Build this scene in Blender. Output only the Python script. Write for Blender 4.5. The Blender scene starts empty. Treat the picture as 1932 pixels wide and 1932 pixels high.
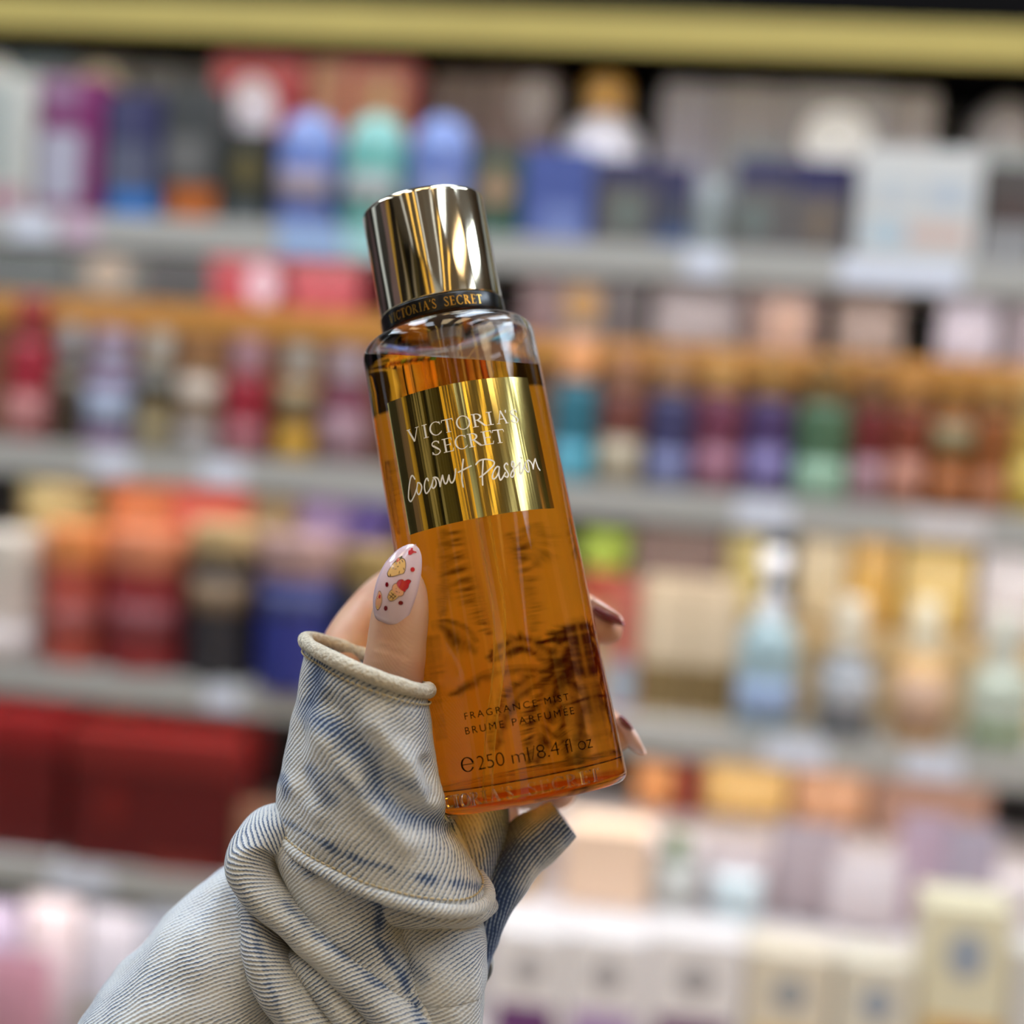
import bpy, bmesh, math, random
from mathutils import Vector, Matrix, noise
random.seed(7)
scene = bpy.context.scene
COL = scene.collection

# ------------------------------------------------------------------ camera
F = 2700.0                       # focal length in pixels of the 1932 px frame
CAM = Vector((0.0, -1.84, 1.50))
YAW, PITCH, ROLL = math.radians(7.17), math.radians(-4.84), math.radians(3.82)
_fw = Vector((-math.sin(YAW)*math.cos(PITCH), math.cos(YAW)*math.cos(PITCH), math.sin(PITCH)))
_rt = Vector((math.cos(YAW), math.sin(YAW), 0))
_up = _rt.cross(_fw)
RT = _rt*math.cos(ROLL) + _up*math.sin(ROLL)
UP = -_rt*math.sin(ROLL) + _up*math.cos(ROLL)
FW = _fw
cam_d = bpy.data.cameras.new('camera')
cam = bpy.data.objects.new('camera', cam_d)
COL.objects.link(cam)
cam.matrix_world = Matrix(((RT.x, UP.x, -FW.x, CAM.x), (RT.y, UP.y, -FW.y, CAM.y), (RT.z, UP.z, -FW.z, CAM.z), (0, 0, 0, 1)))
cam_d.sensor_width = 36.0
cam_d.lens = 36.0*F/1932.0
cam_d.clip_start = 0.02
cam_d.dof.use_dof = True
cam_d.dof.focus_distance = 0.386
cam_d.dof.aperture_fstop = 4.1
cam_d.dof.aperture_blades = 0
scene.camera = cam

# ------------------------------------------------------------------ world, exposure
world = bpy.data.worlds.new('world'); scene.world = world
world.use_nodes = True
world.node_tree.nodes['Background'].inputs[0].default_value = (0.9, 0.95, 1.0, 1)
world.node_tree.nodes['Background'].inputs[1].default_value = 0.25
scene.view_settings.view_transform = 'Standard'
scene.view_settings.look = 'None'
scene.view_settings.gamma = 1.0
scene.view_settings.use_curve_mapping = False
scene.view_settings.exposure = -0.24
scene.cycles.use_denoising = True
scene.cycles.max_bounces = 12
scene.cycles.diffuse_bounces = 3
scene.cycles.use_adaptive_sampling = True
scene.cycles.adaptive_threshold = 0.02
scene.cycles.transmission_bounces = 12
scene.cycles.transparent_max_bounces = 16
scene.cycles.sample_clamp_indirect = 6.0
LIGHT_GAIN = 1.0
LED = 42.0

# ------------------------------------------------------------------ helpers
def lin(c):
    def g(v):
        v /= 255.0
        return v/12.92 if v <= 0.04045 else ((v+0.055)/1.055)**2.4
    return (g(c[0]), g(c[1]), g(c[2]), 1.0)

def P(px, py, d):
    """point seen at pixel (px,py) of the photograph at depth d metres"""
    return CAM + (FW + RT*((px-966.0)/F) - UP*((py-966.0)/F))*d

def on_plane(px, py, Y):
    v = FW + RT*((px-966.0)/F) - UP*((py-966.0)/F)
    return CAM + v*((Y-CAM.y)/v.y)

def to_px(p):
    q = p-CAM
    d = q.dot(FW)
    return 966+F*q.dot(RT)/d, 966-F*q.dot(UP)/d

def link(name, me, m=None, parent=None):
    o = bpy.data.objects.new(name, me)
    COL.objects.link(o)
    if m is not None:
        if isinstance(m, (list, tuple)):
            for k in m: me.materials.append(k)
        elif len(me.materials) == 0: me.materials.append(m)
    if parent is not None: o.parent = parent
    return o

def tag(o, label, cat, group=None):
    o['label'] = label; o['category'] = cat
    if group: o['group'] = group
    return o

def struct(o, label=None):
    o['kind'] = 'structure'
    if label: o['label'] = label
    return o

def empty(name, loc=(0, 0, 0)):
    o = bpy.data.objects.new(name, None)
    COL.objects.link(o); o.location = loc
    o.empty_display_size = 0.02
    return o

def mesh(name, verts, faces, smooth=False):
    me = bpy.data.meshes.new(name)
    me.from_pydata([tuple(v) for v in verts], [], faces)
    me.update()
    if smooth:
        me.polygons.foreach_set('use_smooth', [True]*len(me.polygons))
    return me

def from_bm(name, bm, smooth=False):
    me = bpy.data.meshes.new(name); bm.to_mesh(me); bm.free()
    if smooth: me.polygons.foreach_set('use_smooth', [True]*len(me.polygons))
    return me

def box_mesh(name, sx, sy, sz, bev=0.0, base=True, seg=2):
    bm = bmesh.new()
    bmesh.ops.create_cube(bm, size=1.0)
    for v in bm.verts:
        v.co = Vector((v.co.x*sx, v.co.y*sy, (v.co.z+(0.5 if base else 0))*sz))
    if bev > 0:
        bmesh.ops.bevel(bm, geom=list(bm.edges), offset=bev, segments=seg, affect='EDGES', profile=0.5)
    return from_bm(name, bm)

def lathe(name, prof, n=32, smooth=True, flip=False):
    vs, fs = [], []
    for (r, z) in prof:
        for i in range(n):
            a = 2*math.pi*i/n
            vs.append((r*math.cos(a), r*math.sin(a), z))
    for j in range(len(prof)-1):
        for i in range(n):
            k = (i+1) % n
            q = [j*n+i, j*n+k, (j+1)*n+k, (j+1)*n+i]
            fs.append(q[::-1] if flip else q)
    if prof[0][0] > 1e-7: fs.append([i for i in range(n)] if flip else [i for i in range(n)][::-1])
    if prof[-1][0] > 1e-7:
        t = (len(prof)-1)*n
        fs.append([t+i for i in range(n)][::-1] if flip else [t+i for i in range(n)])
    me = mesh(name, vs, fs, smooth)
    bm = bmesh.new(); bm.from_mesh(me)
    bmesh.ops.remove_doubles(bm, verts=bm.verts, dist=1e-7)
    if smooth:
        for e in bm.edges:
            if len(e.link_faces) == 2 and e.calc_face_angle(0) > 0.7: e.smooth = False
    bm.to_mesh(me); bm.free()
    return me

def rounded(r, z0, z1, b0, b1, n=5):
    """lathe profile of a cylinder with rounded rims, closed at both ends"""
    p = [(0, z0)]
    for i in range(n+1):
        a = math.pi/2*i/n
        p.append((r-b0+b0*math.sin(a), z0+b0-b0*math.cos(a)))
    for i in range(n+1):
        a = math.pi/2*i/n
        p.append((r-b1+b1*math.cos(a), z1-b1+b1*math.sin(a)))
    p.append((0, z1))
    return p

def catmull(pts, n):
    """resample a list of tuples with a Catmull-Rom spline"""
    m = len(pts); out = []
    for i in range(n):
        t = (m-1)*i/(n-1); k = min(int(t), m-2); u = t-k
        p0 = pts[max(k-1, 0)]; p1 = pts[k]; p2 = pts[k+1]; p3 = pts[min(k+2, m-1)]
        out.append(tuple(0.5*((2*b)+(-a+c)*u+(2*a-5*b+4*c-d)*u*u+(-a+3*b-3*c+d)*u**3) for a, b, c, d in zip(p0, p1, p2, p3)))
    return out

# ------------------------------------------------------------------ materials
MATS = {}
def mat(name, rgb, rough=0.5, metal=0.0, var=0.06, scale=40.0, coat=0.0, spec=0.5, bump=0.0, emit=0.0):
    key = name
    if key in MATS: return MATS[key]
    m = bpy.data.materials.new(name); m.use_nodes = True
    nt = m.node_tree; b = nt.nodes['Principled BSDF']
    c = lin(rgb)
    tc = nt.nodes.new('ShaderNodeTexCoord')
    nz = nt.nodes.new('ShaderNodeTexNoise'); nz.inputs['Scale'].default_value = scale; nz.inputs['Detail'].default_value = 3
    nt.links.new(tc.outputs['Object'], nz.inputs['Vector'])
    mx = nt.nodes.new('ShaderNodeMix'); mx.data_type = 'RGBA'
    mx.inputs[6].default_value = tuple(max(0, v*(1-var)) for v in c[:3])+(1,)
    mx.inputs[7].default_value = tuple(min(1, v*(1+var)) for v in c[:3])+(1,)
    nt.links.new(nz.outputs['Fac'], mx.inputs[0])
    nt.links.new(mx.outputs[2], b.inputs['Base Color'])
    b.inputs['Roughness'].default_value = rough
    b.inputs['Metallic'].default_value = metal
    b.inputs['Coat Weight'].default_value = coat
    b.inputs['Specular IOR Level'].default_value = spec
    if emit > 0:
        nt.links.new(mx.outputs[2], b.inputs['Emission Color'])
        b.inputs['Emission Strength'].default_value = emit
    if bump > 0:
        bp = nt.nodes.new('ShaderNodeBump'); bp.inputs['Strength'].default_value = bump; bp.inputs['Distance'].default_value = 0.001
        nt.links.new(nz.outputs['Fac'], bp.inputs['Height']); nt.links.new(bp.outputs[0], b.inputs['Normal'])
    MATS[key] = m
    return m

def cm(rgb, rough=0.42, metal=0.0, coat=0.0):
    """packaging colour"""
    g_ = 0.3*rgb[0]+0.59*rgb[1]+0.11*rgb[2]
    rgb = tuple(int(round(g_+(c-g_)*0.90)) for c in rgb)
    return mat('packaging_%d_%d_%d_%d_%d' % (rgb[0], rgb[1], rgb[2], int(rough*100), int(metal*10)), rgb, rough, metal, 0.05, 60.0, coat)

# ------------------------------------------------------------------ room
ROOM = (-3.0, 3.0, -4.6, 0.62, 0.0, 2.85)
m_floor = mat('floor_tile_gloss', (176, 170, 160), 0.25, 0, 0.1, 3)
m_ceil = mat('ceiling_paint', (150, 148, 146), 0.8, 0, 0.05, 4)
m_wall = mat('wall_paint_dark', (70, 66, 64), 0.7, 0, 0.08, 5)
x0, x1, y0, y1, z0, z1 = ROOM
def slab(name, cx, cy, cz, sx, sy, sz, m):
    o = link(name, box_mesh(name, sx, sy, sz, 0, False), m); o.location = (cx, cy, cz)
    return struct(o)
slab('floor', 0, (y0+y1)/2, -0.05, x1-x0, y1-y0, 0.1, m_floor)
slab('ceiling', 0, (y0+y1)/2, z1+0.05, x1-x0, y1-y0, 0.1, m_ceil)
slab('wall_front', 0, y1+0.05, z1/2, x1-x0+0.2, 0.1, z1, m_wall)
slab('wall_back', 0, y0-0.05, z1/2, x1-x0+0.2, 0.1, z1, m_wall)
slab('wall_left', x0-0.05, (y0+y1)/2, z1/2, 0.1, y1-y0, z1, m_wall)
slab('wall_right', x1+0.05, (y0+y1)/2, z1/2, 0.1, y1-y0, z1, m_wall)

# vertical cladding on the walls behind the photographer (unseen, added for streaks in cap and foil)
PANEL = {'gold': mat('streak_gold', (226, 186, 84), 0.5), 'amber': mat('streak_amber', (214, 146, 74), 0.5), 'silver': mat('streak_silver', (196, 198, 194), 0.5),
         'dark': mat('streak_dark', (26, 24, 24), 0.6), 'cream': mat('streak_cream', (240, 232, 210), 0.5), 'olive': mat('streak_olive', (120, 110, 66), 0.5), 'mauve': mat('streak_mauve', (120, 100, 108), 0.5)}
def glow_panel(name, rgb, st):
    m = mat(name, rgb, 0.5, 0, 0.08, 3, emit=st)
    return m
PANEL['lit'] = glow_panel('streak_glow_gold', (255, 200, 84), 0.8); PANEL['litw'] = glow_panel('streak_glow_amber', (240, 170, 96), 0.35); PANEL['lits'] = glow_panel('streak_glow_silver', (206, 216, 226), 0.35)  # unseen glowing panels, added so bright streaks show in the reflections
def streak_panels(wall, along, seq):
    o = bpy.data.objects[wall]; h = z1
    tot = sum(w for w, _ in seq); L = (x1-x0) if along == 'x' else (y1-y0); p = -L/2
    for w, c in seq:
        ww = w/tot*L
        if along == 'x':
            q = link('streak_panel', box_mesh('streak_panel', ww-0.012, 0.03, h-0.04, 0.003, False), PANEL[c], o); q.location = (p+ww/2, 0.066, 0)
        else:
            s_ = 1 if wall == 'wall_left' else -1
            q = link('streak_panel', box_mesh('streak_panel', 0.03, ww-0.012, h-0.04, 0.003, False), PANEL[c], o); q.location = (s_*0.066, p+ww/2, 0)
        p += ww
streak_panels('wall_back', 'x', [(3, 'dark'), (1.2, 'cream'), (2.2, 'olive'), (2, 'dark'), (0.9, 'lit'), (1.6, 'mauve'), (1.1, 'lit'), (2.4, 'lits'), (1.4, 'olive'), (0.6, 'lit'), (2.6, 'litw'), (1.5, 'olive'), (0.8, 'lit'), (2, 'dark'), (1.2, 'cream'), (2, 'olive')])
streak_panels('wall_left', 'y', [(2, 'olive'), (1, 'cream'), (2.5, 'dark'), (1, 'gold'), (2, 'mauve'), (2.5, 'dark'), (1, 'lits'), (2.5, 'dark'), (2, 'mauve')])
streak_panels('wall_right', 'y', [(1.5, 'amber'), (1, 'gold'), (2, 'olive'), (1, 'lit'), (1.6, 'gold'), (2, 'dark'), (1.5, 'litw'), (2, 'olive'), (2, 'amber')])

# ceiling lights (all outside the frame, they light the shop and show in the bottle cap)
m_frame = mat('light_housing', (225, 225, 225), 0.4)
def light_mat(name, rgb, s):
    m = bpy.data.materials.new(name); m.use_nodes = True
    nt = m.node_tree; nt.nodes.remove(nt.nodes['Principled BSDF'])
    e = nt.nodes.new('ShaderNodeEmission'); e.inputs[0].default_value = lin(rgb); e.inputs[1].default_value = s*LIGHT_GAIN
    nt.links.new(e.outputs[0], nt.nodes['Material Output'].inputs[0])
    return m
lm_cool = light_mat('lamp_diffuser_cool', (222, 238, 255), 15.5)
lm_warm = light_mat('lamp_diffuser_warm', (255, 226, 180), 6.5)
lm_dim = light_mat('lamp_diffuser_cool_dim', (228, 240, 255), 7.0)
lm_slimw = light_mat('cap_streak_gold', (255, 206, 104), 4.5); lm_slimc = light_mat('cap_streak_white', (226, 232, 240), 2.6)
lm_led = light_mat('led_strip_glow', (250, 247, 246), LED)
def ceiling_light(x, y, sx, sy, m, label):
    e = empty('ceiling_light', (x, y, z1))
    f = link('housing', box_mesh('housing', sx+0.05, sy+0.05, 0.05, 0.004, False), m_frame, e); f.location.z = -0.026
    d = link('diffuser', box_mesh('diffuser', sx, sy, 0.012, 0, False), m, e); d.location.z = -0.057
    tag(e, label, 'ceiling light', 'ceiling lights of the shop')
LIGHTS = []
for k, x in enumerate((-1.9, -0.95, 0.05, 1.0, 1.95)):
    LIGHTS.append((x, -1.05, 0.36, 1.1, lm_cool, 'cool linear ceiling light over the aisle, number %s from the left' % ('one', 'two', 'three', 'four', 'five')[k]))
for k, x in enumerate((-2.1, -1.35, -0.75, -0.2, 0.3, 0.85, 1.5, 2.2)):
    LIGHTS.append((x, -2.20, 0.25, 0.8, lm_warm if k in (1, 3, 4, 6) else lm_dim, '%s linear ceiling light behind the photographer, number %s from the left' % ('warm' if k in (1, 3, 4, 6) else 'cool', ('one', 'two', 'three', 'four', 'five', 'six', 'seven', 'eight')[k])))
for k, x in enumerate((-1.75, -1.05, -0.55, -0.25, 0.25, 0.6, 1.2, 1.9)):  # unseen light lines added to draw long streaks on the cap
    LIGHTS.append((x, -3.55, 0.06, 1.6, (lm_slimw if k in (1, 2, 5, 6) else lm_slimc), 'added slim %s streak light on the ceiling by the back wall, number %s from the left' % ('golden' if k in (1, 2, 5, 6) else 'white', ('one', 'two', 'three', 'four', 'five', 'six', 'seven', 'eight')[k])))
for (x, y, sx, sy, m, l) in LIGHTS:
    ceiling_light(x, y, sx, sy, m, l)

# ------------------------------------------------------------------ shelving
m_shelf = mat('shelf_laminate', (192, 190, 185), 0.45, 0, 0.05, 8)
m_rail = mat('price_rail_grey', (170, 167, 160), 0.4, 0, 0.06, 6)
m_gold = mat('brushed_gold_fascia', (176, 156, 82), 0.5, 0.2, 0.12, 5)
m_black = mat('black_header', (26, 25, 26), 0.5)
m_matt = mat('matt_black_board', (20, 19, 19), 0.9, 0, 0.06, 40, 0, 0.0)
m_back = mat('back_panel_dark', (40, 36, 36), 0.6, 0, 0.15, 6)
m_post = mat('upright_black', (12, 11, 11), 0.5)
m_tag = mat('price_tag_paper', (214, 216, 226), 0.6)
m_tagb = mat('price_tag_blue', (150, 176, 214), 0.6)
Z_RAIL = [CAM.z+0.1747, CAM.z-0.1343, CAM.z-0.4372]
Z_S4 = on_plane(200, 1664, 0.0).z
Z_TOP = CAM.z+0.4565
SH_X0, SH_X1 = -1.45, 1.45
RAIL_H = 0.044
LIP = 0.016
def shelf(zc, label, xa=SH_X0, xb=SH_X1, depth=0.44, tags=()):
    e = empty('display_shelf', ((xa+xb)/2, 0, zc)); w = xb-xa
    b = link('board', box_mesh('board', w, depth, 0.024, 0.002, False), m_shelf, e); b.location = (0, depth/2+0.004, LIP-0.012)
    r = link('price_rail', box_mesh('price_rail', w, 0.006, RAIL_H, 0.002, False), m_rail, e); r.location = (0, 0.0, 0.0)
    for (px, py, ww, m) in tags:
        p = on_plane(px, py, -0.004)
        t = link('price_tag', box_mesh('price_tag', ww, 0.0012, 0.034, 0.0003, False), m, e)
        t.location = (p.x-(xa+xb)/2, -0.0045, 0.0)
    s = link('led_strip', box_mesh('led_strip', w-0.04, 0.010, 0.004, 0.0005, False), lm_led, e); s.location = (0, 0.0095, -0.0105)
    tag(e, label, 'shelf')
    return e
shelf(Z_RAIL[0], 'grey-fronted display shelf carrying the top row of boxes', tags=[(60, 420, 0.06, m_tag), (150, 420, 0.05, mat('price_tag_rose', (200, 170, 186), 0.6)), (585, 440, 0.085, m_tagb), (700, 445, 0.07, mat('price_tag_aqua', (160, 206, 206), 0.6)), (1330, 490, 0.05, m_tag), (1700, 515, 0.15, m_tag)])
shelf(Z_RAIL[1], 'grey-fronted display shelf carrying the body mist bottles', tags=[(210, 868, 0.06, m_tag), (420, 890, 0.06, m_tag), (1440, 975, 0.07, m_tag), (1790, 990, 0.09, mat('price_tag_cream', (210, 200, 196), 0.6))])
shelf(Z_RAIL[2], 'grey-fronted display shelf carrying cream jars and pump bottles', tags=[(420, 1310, 0.05, m_tag), (1500, 1430, 0.08, m_tag), (1760, 1450, 0.07, m_tag)])
pz = on_plane(760, 1600, 0.0).x
shelf(Z_S4, 'lower grey shelf carrying the red gift boxes', SH_X0, on_plane(700, 1660, 0).x, tags=[(150, 1660, 0.09, m_tag)])
# header over the shelves
hd = empty('gold_header', (0, 0, Z_TOP))
g = link('gold_fascia', box_mesh('gold_fascia', SH_X1-SH_X0, 0.006, 0.047, 0.003, False), m_gold, hd); g.location = (0, 0.0, 0)
g = link('top_board', box_mesh('top_board', SH_X1-SH_X0, 0.40, 0.02, 0.002, False), m_matt, hd); g.location = (0, 0.206, 0.0135)
g = link('black_header_panel', box_mesh('black_header_panel', SH_X1-SH_X0, 0.03, 0.05, 0.002, False), m_matt, hd); g.location = (0, 0.012, 0.048)
s_ = link('led_strip', box_mesh('led_strip', SH_X1-SH_X0-0.04, 0.006, 0.0015, 0.0003, False), lm_led, hd); s_.location = (0, 0.0085, -0.0188)
tag(hd, 'gold fascia strip with black header above the top shelf', 'header')
g = link('header_signboard', box_mesh('header_signboard', SH_X1-SH_X0, 0.03, 0.25, 0.003, False), mat('signboard_grey', (120, 122, 120), 0.5)); g.location = (0, 0.012, Z_TOP+0.048+0.025+0.126)
tag(g, 'grey signboard above the black header', 'signboard')
bp = link('back_panel', box_mesh('back_panel', SH_X1-SH_X0, 0.02, 2.3, 0, False), m_back); bp.location = (0, 0.47, 1.16)
tag(bp, 'dark back panel behind all the shelves', 'panel')
pp = on_plane(1782, 215, 0.40)
pt = link('upright_post', box_mesh('upright_post', 0.042, 0.04, 2.2, 0.002, False), m_post); pt.location = (pp.x, 0.434, 1.12)
tag(pt, 'black upright post behind the products on the right', 'post')
for xx, l in ((SH_X0-0.02, 'black side panel closing the shelving on the left'), (SH_X1+0.02, 'black side panel closing the shelving on the right')):
    s = link('side_panel', box_mesh('side_panel', 0.03, 0.50, 2.30, 0.003, True), m_black); s.location = (xx, 0.23, 0.005); tag(s, l, 'panel')

# ------------------------------------------------------------------ product builders
def front_patch(name, parent, r, z0, z1, col, ang=1.25, off=0.0006, rough=0.45):
    n = 14; vs = []; fs = []
    for k, (zz) in enumerate((z0, z1)):
        for i in range(n+1):
            a = -math.pi/2-ang+2*ang*i/n
            vs.append(((r+off)*math.cos(a), (r+off)*math.sin(a), zz))
    for i in range(n): fs.append([i, i+1, n+2+i, n+1+i])
    me = mesh(name, vs, fs, True)
    o = link(name, me, cm(col, rough), parent)
    md = o.modifiers.new('thickness', 'SOLIDIFY'); md.thickness = 0.0004; md.offset = 0
    return o

def b_box(e, w, h, col, bands=(), d=None, rough=0.4, name='carton'):
    d = d or min(w*0.7, 0.07)
    link(name, box_mesh(name, w, d, h, min(0.0015, w*0.03)), cm(col, rough), e)
    for i, (kind, fx0, fx1, fz0, fz1, c) in enumerate(bands):
        if kind == 'c':
            r = (fx1-fx0)*w/2
            o = link('round_label_or_glint', lathe('round_label_or_glint', [(0, 0), (r, 0), (r, 0.0012), (0, 0.0012)], 28), cm(c, 0.3), e)
            o.rotation_euler = (math.pi/2, 0, 0); o.location = ((fx0+fx1)/2*w-w/2, -d/2-0.0002-0.0003*i, (fz0+fz1)/2*h)
            o.scale = (1, (fz1-fz0)*h/((fx1-fx0)*w), 1)
        else:
            o = link('printed_panel', box_mesh('printed_panel', (fx1-fx0)*w, 0.0008, (fz1-fz0)*h, 0), cm(c, 0.4), e)
            o.location = ((fx0+fx1)/2*w-w/2, -d/2-0.0003-0.0004*i, fz0*h)

def b_mist(e, w, h, col, cap, bands=(), rough=0.25, capmetal=0.0):
    r = w/2; hb = h*0.70
    p = rounded(r, 0, hb, r*0.15, r*0.28)
    link('bottle_body', lathe('bottle_body', p, 28), cm(col, rough), e)
    link('collar', lathe('collar', [(0, hb-0.001), (r*0.72, hb-0.001), (r*0.72, hb+0.006), (0, hb+0.006)], 24), cm((30, 26, 24), 0.4), e)
    link('bottle_cap', lathe('bottle_cap', rounded(r*0.70, hb+0.006, h, 0.001, r*0.10), 28), cm(cap, 0.25, capmetal), e)
    for (fz0, fz1, c) in bands: front_patch('bottle_label', e, r, fz0*h, fz1*h, c)

def b_jar(e, w, h, col, lid, bands=(), lf=0.70, rough=0.35):
    r = w/2; hb = h*lf
    link('jar_body', lathe('jar_body', rounded(r*0.97, 0, hb, r*0.14, r*0.08), 32), cm(col, rough), e)
    l = link('jar_lid', lathe('jar_lid', rounded(r, hb+0.0005, h, 0.001, r*0.10), 32), cm(lid, 0.3, 0.2), e)
    for (fz0, fz1, c) in bands: front_patch('jar_label', e, r*0.97, fz0*h, fz1*h, c, 1.35)

def b_lotion(e, w, h, col, cap, bands=(), pump=True, hf=0.64):
    r = w/2; hb = h*hf
    p = [(0, 0), (r*0.86, 0), (r*0.97, h*0.02), (r, h*0.06), (r, hb*0.72), (r*0.95, hb*0.82), (r*0.78, hb*0.91), (r*0.48, hb*0.97), (r*0.40, hb), (0, hb)]
    link('bottle_body', lathe('bottle_body', p, 28), cm(col, 0.28), e)
    if pump:
        link('pump_collar', lathe('pump_collar', rounded(r*0.46, hb, hb+h*0.10, 0.001, 0.002), 24), cm(cap, 0.3), e)
        q = link('pump_head', lathe('pump_head', [(0, hb+h*0.10), (r*0.14, hb+h*0.10), (r*0.14, hb+h*0.22), (r*0.38, hb+h*0.235), (r*0.42, h*0.985), (r*0.36, h), (0, h)], 24), cm(cap, 0.3), e)
        nz = link('nozzle', box_mesh('nozzle', r*0.26, r*1.2, h*0.045, 0.002, False), cm(cap, 0.3), q); nz.location = (0, -r*0.55, h*0.945)
    else:
        link('bottle_cap', lathe('bottle_cap', rounded(r*0.52, hb, h, 0.001, r*0.12), 26), cm(cap, 0.3), e)
    for (fz0, fz1, c) in bands: front_patch('bottle_label', e, r, fz0*h, fz1*h, c, 1.1)

def b_dome(e, w, h, col, top, bands=()):
    r = w/2
    link('bottle_body', lathe('bottle_body', rounded(r, 0, h*0.70, r*0.12, r*0.05), 28), cm(col, 0.35), e)
    pr = [(0, h*0.705)]+[(r*0.98*math.cos(a*math.pi/16), h*0.705+h*0.295*math.sin(a*math.pi/16)) for a in range(0, 9)]
    link('dome_cap', lathe('dome_cap', pr, 28), cm(top, 0.35), e)
    for (fz0, fz1, c) in bands: front_patch('bottle_label', e, r, fz0*h, fz1*h, c, 1.0)

def b_pouch(e, w, h, col, bands=()):
    vs = []; fs = []; n = 14; m = 14; d = min(w*0.34, 0.055)
    for s in (-1, 1):
        for j in range(m+1):
            for i in range(n+1):
                u = i/n*2-1; v = j/m*2-1
                t = max(0, (1-abs(u)**3))*max(0, (1-abs(v)**3.0))
                k = 0.35+0.65*(1-max(0, v))
                wr = noise.noise(Vector((u*2.1+w*50, v*2.3+h*31, s*3)))*0.12
                vs.append((u*w/2*(1-0.05*v*v), s*(d/2)*(t**0.6)*(k+wr), (v+1)/2*h))
    off = (n+1)*(m+1)
    for s in range(2):
        for j in range(m):
            for i in range(n):
                q = [s*off+j*(n+1)+i, s*off+j*(n+1)+i+1, s*off+(j+1)*(n+1)+i+1, s*off+(j+1)*(n+1)+i]
                fs.append(q if s == 0 else q[::-1])
    me = mesh('pouch_body', vs, fs, True)
    bm = bmesh.new(); bm.from_mesh(me); bmesh.ops.remove_doubles(bm, verts=bm.verts, dist=1e-5); bm.to_mesh(me); bm.free()
    link('pouch_body', me, cm(col, 0.33), e)
    o = link('top_seal', box_mesh('top_seal', w*0.95, 0.003, h*0.05, 0.0008, True), cm(tuple(int(c*0.9) for c in col), 0.35), e); o.location.z = h*0.975
    for i, (kind, fx0, fx1, fz0, fz1, c) in enumerate(bands):
        r = (fx1-fx0)*w/2
        o = link('round_label_or_glint', lathe('round_label_or_glint', [(0, 0), (r, 0), (r, 0.002), (0, 0.002)], 24), cm(c, 0.4), e)
        o.rotation_euler = (math.pi/2, 0, 0); o.location = ((fx0+fx1)/2*w-w/2, -d*0.47, (fz0+fz1)/2*h)
        o.scale = (1, (fz1-fz0)*h/((fx1-fx0)*w), 1)

def b_gift(e, w, h, col, lid, bands=(), d=0.16):
    w -= 0.008
    link('box_base', box_mesh('box_base', w, d, h*0.72, 0.002), cm(col, 0.4), e)
    l = link('box_lid', box_mesh('box_lid', w+0.006, d+0.006, h*0.28, 0.003), cm(lid, 0.38), e); l.location.z = h*0.721
    for i, (kind, fx0, fx1, fz0, fz1, c) in enumerate(bands):
        if kind == 'c':
            r = (fx1-fx0)*w/2
            o = link('round_label_or_glint', lathe('round_label_or_glint', [(0, 0), (r, 0), (r, 0.0012), (0, 0.0012)], 28), cm(c, 0.4), e)
            o.rotation_euler = (math.pi/2, 0, 0); o.location = ((fx0+fx1)/2*w-w/2, -d/2-0.0035-0.0003*i, (fz0+fz1)/2*h)
            o.scale = (1, (fz1-fz0)*h/((fx1-fx0)*w), 1)
        else:
            o = link('printed_panel', box_mesh('printed_panel', (fx1-fx0)*w, 0.0008, (fz1-fz0)*h, 0), cm(c, 0.4), e)
            o.location = ((fx0+fx1)/2*w-w/2, -d/2-0.0036-0.0004*i, fz0*h)

KIND = {'box': ('product_carton', 'box'), 'mist': ('mist_bottle', 'bottle'), 'jar': ('cream_jar', 'jar'), 'lotion': ('lotion_bottle', 'bottle'),
        'dome': ('dome_cap_bottle', 'bottle'), 'pouch': ('product_pouch', 'pouch'), 'gift': ('gift_box', 'gift box')}
def row_of(px, z, Y):
    lo, hi = -400, 2600
    for _ in range(30):
        mid = (lo+hi)/2
        if on_plane(px, mid, Y).z > z: lo = mid
        else: hi = mid
    return lo
def ZMAX(z):
    for a, b in ((Z_RAIL[0], Z_TOP-0.026), (Z_RAIL[1], Z_RAIL[0]-0.016), (Z_RAIL[2], Z_RAIL[1]-0.016), (0.0, Z_RAIL[2]-0.016)):
        if z >= a: return b
def item(kind, zbase, Y, px0, px1, pytop, label, col, *a, cat=None, rz=0.0, **kw):
    xm = (px0+px1)/2
    # two passes: take the width at mid height, the base at the given surface
    top = on_plane(xm, pytop, Y)
    h = min(top.z, ZMAX(zbase))-zbase
    pytop = max(pytop, row_of(xm, zbase+h, Y))
    # pixel row of mid height
    lo, hi = pytop, pytop+900
    for _ in range(24):
        mid = (lo+hi)/2
        if on_plane(xm, mid, Y).z > zbase+h/2: lo = mid
        else: hi = mid
    A, B = on_plane(px0, lo, Y), on_plane(px1, lo, Y)
    w = B.x-A.x
    name, c = KIND[kind]
    e = empty(name, ((A.x+B.x)/2, Y, zbase+0.0004))
    e.rotation_euler.z = rz
    {'box': b_box, 'mist': b_mist, 'jar': b_jar, 'lotion': b_lotion, 'dome': b_dome, 'pouch': b_pouch, 'gift': b_gift}[kind](e, w, h, col, *a, **kw)
    tag(e, label, cat or c)
    return e

# ------------------------------------------------------------------ products, row by row
S1, S2, S3, S4 = (Z_RAIL[0]+LIP, Z_RAIL[1]+LIP, Z_RAIL[2]+LIP, Z_S4+LIP)
FR, BK = 0.05, 0.175
R_ = 'r'; C_ = 'c'
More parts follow.
